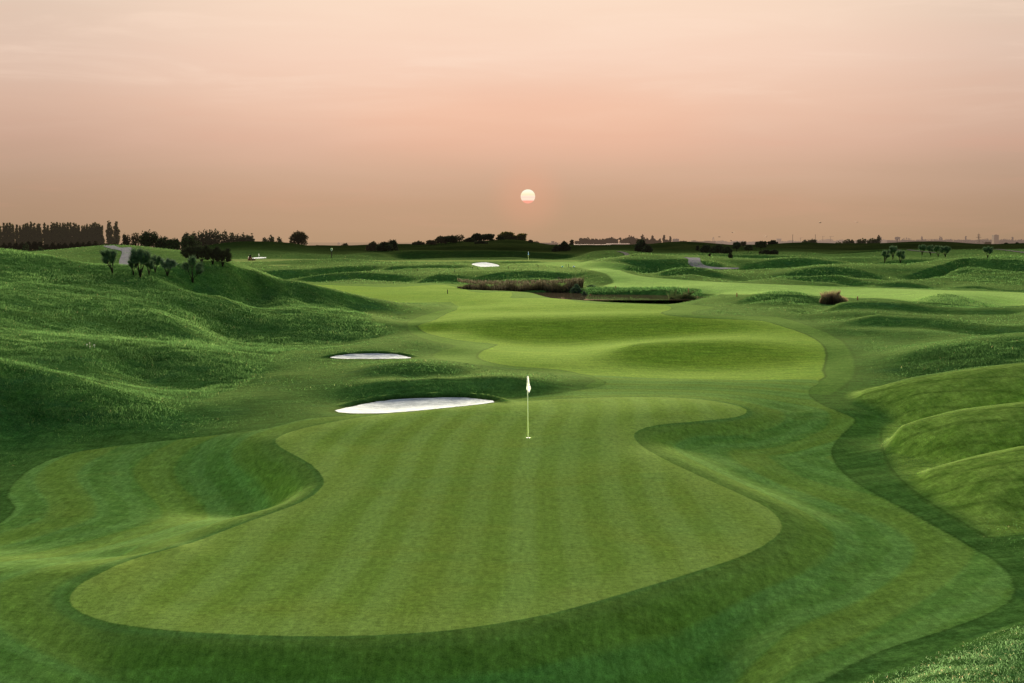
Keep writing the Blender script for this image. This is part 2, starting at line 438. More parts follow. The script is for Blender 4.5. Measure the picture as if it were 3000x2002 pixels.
# long rough: hills left, mounds right
LONG = [region([(-700, 1010), (0, 990), (200, 990), (330, 978), (420, 950), (440, 930), (600, 870), (620, 845), (640, 815), (760, 790), (850, 778), (925, 757), (860, 738), (830, 700), (760, 672), (700, 652), (530, 608), (300, 609), (130, 590), (0, 569), (-700, 540)], 54, 146),
        region([(2060, 850), (2080, 818), (2120, 803), (2200, 788), (2350, 771), (2700, 760), (2700, 840), (2350, 836), (2200, 858), (2120, 868)], 72, 96),
        region([(1690, 692), (1740, 674), (1790, 668), (1850, 675), (1905, 692), (1850, 700), (1750, 700)], 160, 180),
        region([(2080, 698), (2130, 681), (2175, 675), (2230, 686), (2300, 703), (2350, 712), (2250, 712), (2150, 708)], 150, 180),
        region([(960, 645), (1010, 626), (1060, 630), (1110, 634), (1160, 621), (1240, 620), (1320, 628), (1300, 645), (1200, 650), (1050, 652)], 235, 290),
        region([(1420, 612), (1480, 596), (1560, 591), (1640, 599), (1660, 612), (1600, 622), (1500, 628)], 255, 320),
        region([(1780, 640), (1850, 621), (1903, 615), (1975, 622), (2060, 640), (2140, 617), (2200, 597), (2400, 590), (2400, 655), (2250, 650), (2100, 640), (1950, 640)], 240, 330),
        region([(2470, 1390), (2350, 1425), (2200, 1480), (2080, 1525), (1960, 1570), (1900, 1610), (2500, 1700)], 14, 30)]

# --- carve the bunkers and the pond
BUNKER1 = region([(768, 943), (830, 930), (900, 921), (980, 917), (1060, 916), (1110, 920), (1135, 924), (1050, 934), (960, 943), (860, 950), (800, 949)], 60, 72)
BUNKER2 = region([(757, 821), (790, 817.5), (840, 815), (890, 815.5), (930, 819), (944, 822.5), (900, 823.5), (850, 824), (800, 824), (775, 823)], 84, 96)
BUNKER3 = region([(1082, 607), (1095, 604), (1115, 603), (1138, 607), (1146, 611), (1136, 614), (1110, 614), (1094, 611)], 300, 345)
BUNKER4 = region([(576, 592.6), (590, 591.2), (606, 591.4), (612, 592.4), (598, 593.6), (582, 593.6)], 350, 375)
MOUND = region([(1942, 905), (2100, 868), (2230, 846), (2350, 833), (2650, 806), (2950, 780), (2950, 1480), (2650, 1380), (2350, 1275), (2250, 1220), (2150, 1160), (2070, 1100), (2032, 1040), (2026, 985), (2050, 965), (2010, 935)], 36, 72)
sb1 = sdf(BUNKER1, XX, YY, 6)
sb2 = sdf(BUNKER2, XX, YY, 6)
sb3 = sdf(BUNKER3, XX, YY, 12)
# bowls with a raised lip behind; the sand lies in them as sheets of their own
Hgt -= 0.14 * sstep(0.10, -1.5, sb1)
Hgt += 0.24 * np.exp(-((sb1 - 0.42) / 0.32) ** 2) * sstep(63.5, 66.5, YY)
Hgt -= 0.12 * sstep(0.1, -1.3, sb2)
Hgt += 0.20 * np.exp(-((sb2 - 0.40) / 0.40) ** 2) * sstep(90.0, 91.5, YY)
Hgt -= 0.35 * sstep(0.2, -2.0, sb3)
Hgt += 0.12 * np.exp(-((sb3 - 0.7) / 0.6) ** 2)
HSAND = Hgt.copy()
Hgt -= 0.10 * (sstep(-0.02, -0.30, sb1) + sstep(-0.02, -0.30, sb2) + sstep(-0.1, -0.6, sb3))
WATER_Z = -0.62
POND = np.array([((u - CX) / F * d, d) for u, d in spline([(1120, 221), (1180, 218.5), (1222, 212), (1256, 201.5), (1310, 199), (1360, 196), (1440, 195), (1520, 196), (1580, 199), (1596, 203), (1570, 210), (1500, 216),
                                                           (1420, 217), (1350, 218), (1332, 226), (1200, 228), (1090, 228), (1085, 223)], True, 12)])
sp_ = sdf(POND, XX, YY, 8)
Hgt -= np.maximum(Hgt + 1.1, 0) * sstep(0.6, -1.4, sp_)



def foot(pts, off, wid, amp):
    """hollow at the foot of a crest line, on the near side"""
    p = np.array(pts, float)
    dl = np.interp(ucols, p[:, 0], p[:, 2])[None, :]
    ends = sstep(p[0, 0] - 40, p[0, 0] + 40, ucols) * sstep(p[-1, 0] + 40, p[-1, 0] - 40, ucols)
    m = (YY > dl - off - 3 * wid) & (YY < dl)
    return np.where(m, amp * ends[None, :] * np.exp(-((YY - dl + off) / wid) ** 2), 0)


cut = np.zeros_like(XX)
for line_, off_, wid_, amp_ in [
        ([(960, 640, 262), (1010, 628, 266), (1060, 632, 264)], 6, 4, 0.7), ([(1090, 636, 262), (1160, 622, 272), (1240, 621, 274), (1320, 628, 268)], 7, 5, 0.9),
        ([(1440, 597, 300), (1480, 597, 300), (1560, 592, 306), (1640, 600, 300)], 9, 6, 1.1), ([(1500, 632, 262), (1540, 622, 264), (1590, 618, 266), (1640, 626, 262)], 6, 4, 0.7),
        ([(1795, 636, 266), (1850, 622, 270), (1903, 616, 274), (1975, 623, 272), (2050, 640, 262)], 8, 5, 1.0), ([(1810, 636, 250), (1870, 632, 250), (1915, 633, 250), (1980, 645, 244)], 6, 4, 0.7),
        ([(2016, 652, 240), (2070, 647, 241), (2113, 653, 240), (2150, 661, 236)], 5, 3.5, 0.5), ([(2163, 661, 230), (2237, 655, 231), (2300, 665, 228), (2400, 668, 228)], 5, 3.5, 0.5),
        ([(2082, 634, 272), (2137, 619, 284), (2185, 601, 300), (2216, 596, 306), (2300, 600, 300), (2450, 600, 296)], 10, 7, 1.5), ([(1690, 606, 306), (1770, 598, 312), (1850, 594, 316), (1940, 602, 312)], 10, 6, 1.2),
        ([(1970, 610, 320), (2050, 603, 330), (2130, 596, 335)], 10, 6, 1.2), ([(1900, 580, 400), (2050, 574, 410), (2350, 570, 410)], 12, 8, 1.3),
        ([(1410, 590, 330), (1500, 584, 350), (1580, 584, 360), (1700, 586, 360), (1800, 588, 350)], 10, 7, 1.2), ([(900, 584, 408), (1000, 580, 412), (1090, 576, 416), (1180, 577, 416), (1260, 582, 412), (1330, 586, 408)], 12, 8, 1.4),
        ([(600, 628, 286), (700, 620, 296), (790, 612, 306), (870, 606, 314)], 9, 6, 1.1), ([(700, 635, 280), (820, 627, 288), (950, 634, 272)], 8, 5, 0.9),
        ([(870, 616, 306), (1000, 613, 316), (1150, 612, 318)], 8, 5, 0.6), ([(1820, 708, 152), (1918, 698, 151), (2002, 690, 150), (2090, 695, 149), (2190, 706, 148), (2350, 705, 146)], 6, 4, 0.45),
        ([(1920, 738, 124), (2010, 722, 124), (2130, 727, 122), (2290, 748, 116), (2400, 745, 116)], 6, 4, 0.5), ([(1690, 690, 172), (1740, 674, 173), (1790, 669, 173), (1850, 676, 173), (1900, 690, 172)], 5, 3.5, 0.4)]:
    cut = np.maximum(cut, foot(line_, off_, wid_, amp_))
# --- small unevenness
sd = {"sd_green": sdf(GREEN, XX, YY, 30), "sd_fringe": sdf(FRINGE, XX, YY, 12), "sd_fair": sdf(FAIR, XX, YY, 12), "sd_semi": sdf(SEMI, XX, YY, 12),
      "sd_fair2": sdf(FAIR2, XX, YY, 20), "sd_green2": sdf(GREEN2, XX, YY, 20), "sd_appr": sdf(APPR, XX, YY, 20), "sd_mound": sdf(MOUND, XX, YY, 12), "sd_sand": np.minimum(np.minimum(sb1, sb2), sb3), "sd_green3": np.minimum(sdf(GREEN3, XX, YY, 20), sdf(STRIP3, XX, YY, 20))}
long_ = np.zeros_like(XX)
for k, pl in enumerate(LONG):
    w = 1.2 if k < 2 else (0.25 if k == 7 else 3.0)
    long_ = np.maximum(long_, sstep(w * 0.5, -w, sdf(pl, XX, YY, 6)))
mown = np.minimum.reduce([sd["sd_fringe"], sd["sd_fair"], sd["sd_semi"], sd["sd_fair2"], sd["sd_green2"], sd["sd_appr"], sd["sd_green3"], sb1, sb2, sb3])
roughness = sstep(0.0, 2.5, mown)
Hgt -= cut * sstep(0.0, 6.0, mown)
big = vnoise(XX / 7.0, YY / 7.0, 1) * 0.6 + vnoise(XX / 3.1, YY / 3.1, 2) * 0.3
Hgt += roughness * (0.03 + 0.10 * long_ + 0.06 * sstep(90, 250, YY)) * big * sstep(30, 60, YY)
Hgt += roughness * long_ * (vnoise(XX / 0.9, YY / 1.1, 3) * 0.05 + vnoise(XX / 2.2, YY / 2.6, 13) * 0.07)
Hgt += sstep(200, 300, YY) * (vnoise(XX / 20.0, YY / 24.0, 5) * 0.45 + vnoise(XX / 9.0, YY / 11.0, 6) * 0.16) * roughness


# ------------------------------------------------------------------ object helpers
def tag(o, label=None, cat=None, group=None, kind=None):
    for k, v in (("label", label), ("category", cat), ("group", group), ("kind", kind)):
        if v:
            o[k] = v
    return o


def empty(name, loc, rotz=0.0, label=None, cat=None, group=None, scale=1.0):
    o = bpy.data.objects.new(name, None)
    COL.objects.link(o)
    o.empty_display_size = 0.2
    o.location = loc
    o.rotation_euler = (0, 0, rotz)
    o.scale = (scale,) * 3
    return tag(o, label, cat, group)


def np_mesh(name, V, Fq, mat=None, parent=None, smooth=True, attrs=None):
    """mesh object from arrays; Fq is an (n,3) or (n,4) face array"""
    V = np.asarray(V, np.float32); Fq = np.asarray(Fq, np.int32)
    me = bpy.data.meshes.new(name)
    k = Fq.shape[1]
    me.vertices.add(len(V)); me.vertices.foreach_set("co", V.ravel())
    me.loops.add(len(Fq) * k); me.loops.foreach_set("vertex_index", Fq.ravel())
    me.polygons.add(len(Fq)); me.polygons.foreach_set("loop_start", np.arange(len(Fq), dtype=np.int32) * k)
    me.update(calc_edges=True)
    if smooth:
        me.polygons.foreach_set("use_smooth", np.ones(len(Fq), bool))
    if attrs:
        for nm, arr in attrs.items():
            at = me.attributes.new(nm, "FLOAT", "POINT")
            at.data.foreach_set("value", np.asarray(arr, np.float32))
    if mat:
        me.materials.append(mat)
    o = bpy.data.objects.new(name, me)
    COL.objects.link(o)
    if parent:
        o.parent = parent
    return o


# ------------------------------------------------------------------ materials
def lin(c):
    return tuple((x / 12.92 if x <= 0.04045 else ((x + 0.055) / 1.055) ** 2.4) for x in [k / 255 for k in c]) + (1.0,)


class N:
    """small helper to write node trees as expressions"""
    def __init__(self, tree):
        self.t = tree

    def new(self, typ, **kw):
        nd = self.t.nodes.new(typ)
        for k, v in kw.items():
            setattr(nd, k, v)
        return nd

    def link(self, a, b):
        self.t.links.new(a, b)

    def put(self, sock, val):
        if hasattr(val, "is_linked") or isinstance(val, bpy.types.NodeSocket):
            self.link(val, sock)
        else:
            sock.default_value = val

    def math(self, op, a, b=0.0, c=0.0, clamp=False):
        nd = self.new("ShaderNodeMath", operation=op, use_clamp=clamp)
        for s, v in zip(nd.inputs, (a, b, c)):
            self.put(s, v)
        return nd.outputs[0]

    def mix(self, fac, a, b, blend="MIX"):
        nd = self.new("ShaderNodeMix", data_type="RGBA", blend_type=blend)
        nd.clamp_factor = True
        self.put(nd.inputs[0], fac); self.put(nd.inputs[6], a); self.put(nd.inputs[7], b)
        return nd.outputs[2]

    def attr(self, name):
        return self.new("ShaderNodeAttribute", attribute_name=name).outputs["Fac"]

    def ramp(self, x, a, b, lo=0.0, hi=1.0):
        nd = self.new("ShaderNodeMapRange", interpolation_type="SMOOTHSTEP")
        self.put(nd.inputs[0], x)
        for i, v in enumerate((a, b, lo, hi)):
            self.put(nd.inputs[i + 1], v)
        return nd.outputs[0]

    def noise(self, vec, scale, detail=3.0, rough=0.55, dist=0.0):
        nd = self.new("ShaderNodeTexNoise")
        self.put(nd.inputs["Vector"], vec)
        nd.inputs["Scale"].default_value = scale; nd.inputs["Detail"].default_value = detail
        nd.inputs["Roughness"].default_value = rough; nd.inputs["Distortion"].default_value = dist
        return nd.outputs["Fac"]

    def mapped(self, vec, scale=(1, 1, 1), rot=(0, 0, 0), loc=(0, 0, 0)):
        nd = self.new("ShaderNodeMapping")
        self.put(nd.inputs[0], vec)
        nd.inputs[1].default_value = loc; nd.inputs[2].default_value = rot; nd.inputs[3].default_value = scale
        return nd.outputs[0]

    def ramp_colors(self, x, stops):
        nd = self.new("ShaderNodeValToRGB")
        cr = nd.color_ramp
        while len(cr.elements) < len(stops):
            cr.elements.new(0.5)
        for e, (p, c) in zip(cr.elements, stops):
            e.position = p; e.color = c
        self.put(nd.inputs[0], x)
        return nd.outputs[0]


def new_mat(name):
    m = bpy.data.materials.new(name)
    m.use_nodes = True
    m.node_tree.nodes.clear()
    n_ = N(m.node_tree)
    out = n_.new("ShaderNodeOutputMaterial")
    return m, n_, out


def principled(n_, color, rough=0.8, spec=0.3, normal=None, **kw):
    b = n_.new("ShaderNodeBsdfPrincipled")
    n_.put(b.inputs["Base Color"], color)
    n_.put(b.inputs["Roughness"], rough)
    n_.put(b.inputs["Specular IOR Level"], spec)
    if normal is not None:
        n_.link(normal, b.inputs["Normal"])
    for k, v in kw.items():
        n_.put(b.inputs[k.replace("_", " ")], v)
    return b


HAZE = (0.46, 0.30, 0.19, 1)


def simple_mat(name, rgb, rough=0.75, spec=0.3, var=0.25, scale=8.0, haze=0.0, metallic=0.0, hazecol=None, trans=0.0):
    """painted / natural surface with a little procedural variation; haze = share of airlight in front of far things"""
    m, n_, out = new_mat(name)
    tc = n_.new("ShaderNodeTexCoord").outputs["Object"]
    nz = n_.noise(tc, scale, 4)
    c = n_.mix(n_.ramp(nz, 0.3, 0.7), tuple(x * (1 - var) for x in rgb[:3]) + (1,), tuple(min(1, x * (1 + var)) for x in rgb[:3]) + (1,))
    b = principled(n_, c, rough, spec, Metallic=metallic)
    sh = b.outputs[0]
    if trans > 0:
        tr = n_.new("ShaderNodeBsdfTranslucent"); n_.put(tr.inputs[0], c)
        mx = n_.new("ShaderNodeMixShader"); mx.inputs[0].default_value = trans
        n_.link(sh, mx.inputs[1]); n_.link(tr.outputs[0], mx.inputs[2]); sh = mx.outputs[0]
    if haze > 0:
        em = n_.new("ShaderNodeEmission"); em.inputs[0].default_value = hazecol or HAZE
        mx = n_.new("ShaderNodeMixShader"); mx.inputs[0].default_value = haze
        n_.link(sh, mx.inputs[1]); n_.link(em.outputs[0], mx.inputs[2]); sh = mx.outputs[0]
    n_.link(sh, out.inputs[0])
    return m


# turf: one shader for all mown and unmown grass, driven by the distance to each mowing line
def turf_material():
    m, n_, out = new_mat("turf")
    geo = n_.new("ShaderNodeNewGeometry").outputs["Position"]
    fine = n_.noise(geo, 14.0, 4, 0.7)
    mid = n_.noise(geo, 1.3, 4, 0.6)
    large = n_.noise(geo, 0.16, 3, 0.5, 0.6)
    huge = n_.noise(geo, 0.035, 2, 0.5)
    patch = n_.noise(n_.mapped(geo, loc=(31, 7, 0)), 0.33, 4, 0.6, 0.8)
    dist = n_.new("ShaderNodeSeparateXYZ"); n_.link(geo, dist.inputs[0])
    X, Y = dist.outputs[0], dist.outputs[1]
    wob = n_.math("MULTIPLY", n_.math("SUBTRACT", n_.noise(geo, 6.0, 3, 0.7), 0.5), 0.10)

    def inside(name, soft=0.05, off=0.0, wobble=1.0):
        s = n_.attr(name)
        s = n_.math("ADD", s, n_.math("MULTIPLY", wob, wobble))
        return n_.ramp(s, off + soft, off - soft), s

    g_in, g_s = inside("sd_green", 0.03, 0, 0.6)
    f_in, f_s = inside("sd_fringe", 0.09, 0, 1.8)
    fw_in, fw_s = inside("sd_fair", 0.10, 0, 2.0)
    sm_in, sm_s = inside("sd_semi", 0.15, 0, 3.0)
    f2_in, f2_s = inside("sd_fair2", 0.3, 0, 5)
    g2_in, g2_s = inside("sd_green2", 0.3, 0, 4)
    ap_in, _ = inside("sd_appr", 0.8, 0, 6)
    g3_in, _ = inside("sd_green3", 0.4, 0, 4)
    lng = n_.attr("long")

    # ---- base: rough
    rough_c = n_.ramp_colors(n_.math("ADD", n_.math("MULTIPLY", mid, 0.5), n_.math("MULTIPLY", fine, 0.5)),
                             [(0.30, (0.016, 0.055, 0.017, 1)), (0.48, (0.055, 0.148, 0.041, 1)), (0.68, (0.123, 0.267, 0.076, 1))])
    rough_c = n_.mix(n_.ramp(large, 0.45, 0.72, 0, 0.5), rough_c, (0.100, 0.173, 0.046, 1))
    rough_c = n_.mix(n_.ramp(patch, 0.52, 0.75, 0, 0.5), rough_c, (0.041, 0.148, 0.076, 1))
    # shade of the unlit far hills, painted into the rough as darker brown
    far_shade = n_.math("MULTIPLY", n_.ramp(Y, 350, 440), 0.93)
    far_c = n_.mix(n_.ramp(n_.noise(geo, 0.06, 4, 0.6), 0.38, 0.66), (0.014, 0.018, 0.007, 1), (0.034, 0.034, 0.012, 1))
    rough_c = n_.mix(far_shade, rough_c, far_c)
    mnd = n_.ramp(n_.attr("sd_mound"), 0.3, -0.5)
    pass_ = n_.math("ADD", n_.math("ADD", n_.math("MULTIPLY", X, 0.62), n_.math("MULTIPLY", Y, 0.78)), n_.math("MULTIPLY", n_.math("SUBTRACT", large, 0.5), 1.6))
    line_ = n_.ramp(n_.math("SINE", n_.math("MULTIPLY", pass_, 2 * math.pi / 1.7)), 0.82, 0.97)
    bnd_ = n_.math("MULTIPLY", n_.math("MULTIPLY", n_.ramp(n_.attr("sd_mound"), 7.0, 5.5), n_.ramp(f_s, 7.0, 5.0)), n_.ramp(Y, 76, 70))
    rough_c = n_.mix(n_.math("MAXIMUM", n_.math("MULTIPLY", bnd_, 0.75), n_.math("MULTIPLY", n_.ramp(f_s, 3.5, 0.5), 0.5)), rough_c, n_.mix(n_.ramp(mid, 0.3, 0.7), (0.075, 0.165, 0.040, 1), (0.120, 0.235, 0.060, 1)))
    rough_c = n_.mix(n_.math("MULTIPLY", mnd, 0.8), rough_c, n_.mix(n_.ramp(mid, 0.3, 0.7), (0.200, 0.320, 0.060, 1), (0.380, 0.510, 0.120, 1)))  # mounds lightened in colour to stand in for light on their faces
    rough_c = n_.mix(n_.math("MULTIPLY", n_.math("MULTIPLY", mnd, line_), 0.3), rough_c, (0.030, 0.070, 0.014, 1))
    # ---- semi rough
    st = n_.math("SINE", n_.math("MULTIPLY", sm_s, 2.2))
    semi_c = n_.mix(n_.ramp(mid, 0.3, 0.7), (0.090, 0.210, 0.042, 1), (0.150, 0.285, 0.066, 1))
    semi_c = n_.mix(n_.ramp(st, -0.6, 0.6, 0, 0.25), semi_c, (0.170, 0.300, 0.085, 1))
    # ---- fairway
    fw_c = n_.mix(n_.ramp(mid, 0.25, 0.75), (0.243, 0.397, 0.051, 1), (0.371, 0.512, 0.077, 1))
    fw_c = n_.mix(n_.ramp(large, 0.4, 0.7, 0, 0.5), fw_c, (0.422, 0.525, 0.083, 1))
    streak = n_.noise(n_.mapped(geo, (0.35, 1.6, 1), (0, 0, 0.25)), 1.0, 4, 0.65)
    fw_c = n_.mix(n_.ramp(streak, 0.45, 0.7, 0, 0.45), fw_c, (0.166, 0.320, 0.045, 1))
    f2_c = n_.mix(n_.ramp(large, 0.3, 0.7), (0.461, 0.691, 0.192, 1), (0.576, 0.794, 0.243, 1))
    # ---- fringe, mown in bands that follow the green's edge
    band = n_.math("SINE", n_.math("MULTIPLY", n_.math("ADD", g_s, n_.math("MULTIPLY", n_.math("SUBTRACT", large, 0.5), 1.4)), 5.2))
    band2 = n_.math("SINE", n_.math("MULTIPLY", n_.math("ADD", g_s, n_.math("MULTIPLY", n_.math("SUBTRACT", huge, 0.5), 3.0)), 2.1))
    fr_c = n_.mix(n_.ramp(mid, 0.3, 0.7), (0.133, 0.274, 0.066, 1), (0.190, 0.346, 0.090, 1))
    fr_c = n_.mix(n_.ramp(band, -0.25, 0.35, 0, 0.45), fr_c, (0.227, 0.410, 0.129, 1))
    fr_c = n_.mix(n_.ramp(band2, 0.0, 0.5, 0, 0.38), fr_c, (0.267, 0.346, 0.058, 1))
    fr_c = n_.mix(n_.ramp(patch, 0.5, 0.72, 0, 0.25), fr_c, (0.204, 0.237, 0.046, 1))
    # the first cut round the green stays darker
    fr_c = n_.mix(n_.math("MULTIPLY", n_.ramp(g_s, 0.9, 0.1), 0.25), fr_c, (0.050, 0.100, 0.020, 1))
    # ---- green: straight passes of the mower
    sx = n_.math("ADD", n_.math("SUBTRACT", X, n_.math("MULTIPLY", Y, 0.035)), n_.math("MULTIPLY", n_.math("SUBTRACT", huge, 0.5), 3.0))
    gst = n_.math("SINE", n_.math("MULTIPLY", sx, 2 * math.pi / 1.25))
    gst2 = n_.math("SINE", n_.math("MULTIPLY", sx, 2 * math.pi / 3.4))
    gr_c = n_.mix(n_.ramp(gst, -0.7, 0.7), (0.307, 0.437, 0.090, 1), (0.368, 0.508, 0.132, 1))
    gr_c = n_.mix(n_.ramp(gst2, -0.8, 0.8, 0, 0.3), gr_c, (0.287, 0.408, 0.078, 1))
    gr_c = n_.mix(n_.ramp(patch, 0.42, 0.72, 0, 0.36), gr_c, (0.379, 0.430, 0.087, 1))
    gr_c = n_.mix(n_.ramp(large, 0.5, 0.75, 0, 0.22), gr_c, (0.255, 0.456, 0.148, 1))
    gr_c = n_.mix(n_.math("MULTIPLY", n_.ramp(g_s, -1.6, -0.6), 0.35), gr_c, (0.460, 0.563, 0.156, 1))
    # ---- stack
    c = rough_c
    c = n_.mix(sm_in, c, semi_c)
    c = n_.mix(ap_in, c, n_.mix(0.5, semi_c, f2_c))
    c = n_.mix(f2_in, c, f2_c)
    c = n_.mix(fw_in, c, fw_c)
    c = n_.mix(g2_in, c, (0.30, 0.36, 0.11, 1))
    c = n_.mix(g3_in, c, (0.34, 0.38, 0.14, 1))
    c = n_.mix(f_in, c, fr_c)
    c = n_.mix(g_in, c, gr_c)
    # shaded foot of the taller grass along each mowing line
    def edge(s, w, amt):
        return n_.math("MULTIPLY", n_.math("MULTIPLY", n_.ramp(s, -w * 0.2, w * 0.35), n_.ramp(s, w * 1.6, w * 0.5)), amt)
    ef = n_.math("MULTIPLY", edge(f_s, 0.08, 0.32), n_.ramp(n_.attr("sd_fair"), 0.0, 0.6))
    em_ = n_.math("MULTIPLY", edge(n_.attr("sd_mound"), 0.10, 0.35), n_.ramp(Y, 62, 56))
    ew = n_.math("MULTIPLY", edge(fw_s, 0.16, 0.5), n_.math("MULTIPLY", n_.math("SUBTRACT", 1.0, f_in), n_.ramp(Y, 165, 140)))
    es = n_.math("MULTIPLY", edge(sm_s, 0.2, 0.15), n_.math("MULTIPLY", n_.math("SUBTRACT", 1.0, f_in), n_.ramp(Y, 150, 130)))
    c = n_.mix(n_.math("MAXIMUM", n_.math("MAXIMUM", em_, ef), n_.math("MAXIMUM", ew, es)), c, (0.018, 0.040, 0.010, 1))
    lip_shade = n_.math("MULTIPLY", n_.ramp(n_.attr("sd_sand"), 0.45, 0.05), n_.math("SUBTRACT", 1.0, g_in))
    c = n_.mix(n_.math("MULTIPLY", lip_shade, 0.75), c, (0.020, 0.042, 0.012, 1))  # shadow line of the bunker lips, painted into the turf colour
    # grain of the blades
    grain = n_.math("ADD", n_.math("MULTIPLY", n_.noise(geo, 45.0, 3, 0.75), 0.6), n_.math("MULTIPLY", n_.noise(geo, 7.0, 4, 0.7), 0.4))
    c = n_.mix(1.0, c, n_.ramp_colors(grain, [(0.32, (0.42, 0.44, 0.40, 1)), (0.5, (1, 1, 1, 1)), (0.68, (1.6, 1.6, 1.5, 1))]), "MULTIPLY")
    g2 = n_.noise(n_.mapped(geo, (8.0, 1.6, 4.0), (0, 0, 0.06)), 1.0, 4, 0.72)
    g3 = n_.noise(n_.mapped(geo, (0.55, 2.4, 2.0), (0, 0, -0.10)), 1.0, 5, 0.68)
    g2 = n_.math("ADD", 0.5, n_.math("MULTIPLY", n_.math("SUBTRACT", g2, 0.5), n_.math("SUBTRACT", 1.0, n_.math("MULTIPLY", g_in, 0.35))))
    c = n_.mix(1.0, c, n_.ramp_colors(g2, [(0.30, (0.72, 0.73, 0.70, 1)), (0.5, (1, 1, 1, 1)), (0.70, (1.32, 1.30, 1.30, 1))]), "MULTIPLY")
    g3 = n_.math("ADD", 0.5, n_.math("MULTIPLY", n_.math("SUBTRACT", g3, 0.5), n_.math("SUBTRACT", 1.0, n_.math("MAXIMUM", n_.math("MULTIPLY", g_in, 0.72), n_.math("MULTIPLY", n_.math("MAXIMUM", f_in, mnd), 0.55)))))
    c = n_.mix(1.0, c, n_.ramp_colors(g3, [(0.32, (0.76, 0.78, 0.74, 1)), (0.5, (1, 1, 1, 1)), (0.68, (1.26, 1.24, 1.20, 1))]), "MULTIPLY")
    c = n_.mix(1.0, c, (0.82, 0.87, 0.72, 1), "MULTIPLY")
    # bump: strong in long rough, faint on the green
    amp = n_.math("ADD", 0.012, n_.math("MULTIPLY", lng, 0.10))
    amp = n_.mix(f_in, amp, (0.0025, 0.0025, 0.0025, 1))
    amp = n_.mix(fw_in, amp, (0.004, 0.004, 0.004, 1))
    amp = n_.mix(g_in, amp, (0.0010, 0.0010, 0.0010, 1))
    bp = n_.new("ShaderNodeBump"); bp.inputs["Strength"].default_value = 0.9
    n_.put(bp.inputs["Distance"], 1.0)
    hsum = n_.math("MULTIPLY", n_.math("ADD", n_.math("MULTIPLY", n_.noise(geo, 2.2, 5, 0.65, 0.5), 1.0), n_.math("MULTIPLY", fine, 0.30)), amp)
    n_.link(hsum, bp.inputs["Height"])
    b = n_.new("ShaderNodeBsdfDiffuse"); b.inputs["Roughness"].default_value = 1.0
    n_.link(c, b.inputs["Color"]); n_.link(bp.outputs[0], b.inputs["Normal"])
    gl = n_.new("ShaderNodeBsdfGlossy"); gl.inputs["Roughness"].default_value = 0.62
    gl.inputs["Color"].default_value = (0.74, 1.0, 0.36, 1); n_.link(bp.outputs[0], gl.inputs["Normal"])
    lw = n_.new("ShaderNodeLayerWeight"); lw.inputs[0].default_value = 0.5
    dew = n_.new("ShaderNodeMixShader")
    n_.link(n_.math("MULTIPLY", n_.ramp(lw.outputs["Facing"], 0.84, 0.985, 0.0005, 0.017), n_.ramp(Y, 440, 300, 0.05, 1.0)), dew.inputs[0])
    n_.link(b.outputs[0], dew.inputs[1]); n_.link(gl.outputs[0], dew.inputs[2])
    b = dew
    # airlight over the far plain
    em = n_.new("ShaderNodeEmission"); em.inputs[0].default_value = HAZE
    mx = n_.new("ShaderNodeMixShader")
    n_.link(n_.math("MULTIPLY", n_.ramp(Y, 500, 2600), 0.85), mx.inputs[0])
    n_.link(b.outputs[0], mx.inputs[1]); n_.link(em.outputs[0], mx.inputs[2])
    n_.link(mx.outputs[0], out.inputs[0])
    return m


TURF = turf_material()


def sand_material():
    m, n_, out = new_mat("bunker sand")
    geo = n_.new("ShaderNodeNewGeometry").outputs["Position"]
    a = n_.noise(geo, 3.0, 5, 0.65)
    s = n_.noise(n_.mapped(geo, (1.2, 9, 9), (0, 0, 0.35)), 1.6, 4, 0.7)
    c = n_.mix(n_.ramp(a, 0.3, 0.7), (0.42, 0.45, 0.50, 1), (0.64, 0.67, 0.73, 1))
    c = n_.mix(n_.ramp(s, 0.58, 0.72, 0, 0.35), c, (0.45, 0.46, 0.47, 1))
    c = n_.mix(n_.ramp(n_.noise(geo, 9.0, 3, 0.8), 0.68, 0.74, 0, 0.5), c, (0.30, 0.30, 0.27, 1))
    bp = n_.new("ShaderNodeBump"); bp.inputs["Strength"].default_value = 0.6; bp.inputs["Distance"].default_value = 0.08
    n_.link(n_.noise(geo, 5.0, 5, 0.7), bp.inputs["Height"])
    b = principled(n_, c, 0.9, 0.0, bp.outputs[0])
    n_.link(b.outputs[0], out.inputs[0])
    return m


SAND = sand_material()

# ------------------------------------------------------------------ ground objects
nr, ncol = Hgt.shape
far_rows = np.concatenate([np.linspace(rows[-1] + 15, 1500, 30), np.geomspace(1600, 30000, 24)])
far_z = Hgt[-1][None, :] * sstep(900, 690, far_rows)[:, None] + 0 * far_rows[:, None]
ALLD = np.concatenate([rows, far_rows])
HH = np.concatenate([Hgt, far_z], 0)
VX = AB[None, :] * ALLD[:, None]
VV = np.stack([VX, ALLD[:, None] + 0 * VX, HH], -1)
NR = len(ALLD)
idx = np.arange(NR * ncol).reshape(NR, ncol)
QUAD = np.stack([idx[:-1, :-1], idx[:-1, 1:], idx[1:, 1:], idx[1:, :-1]], -1)      # (NR-1, ncol-1, 4)
full = lambda a, fill: np.concatenate([a, np.full((len(far_rows), ncol), fill)], 0).ravel()
ATT = {k: full(v, 30.0) for k, v in sd.items()}
ATT["long"] = full(long_, 0.0)
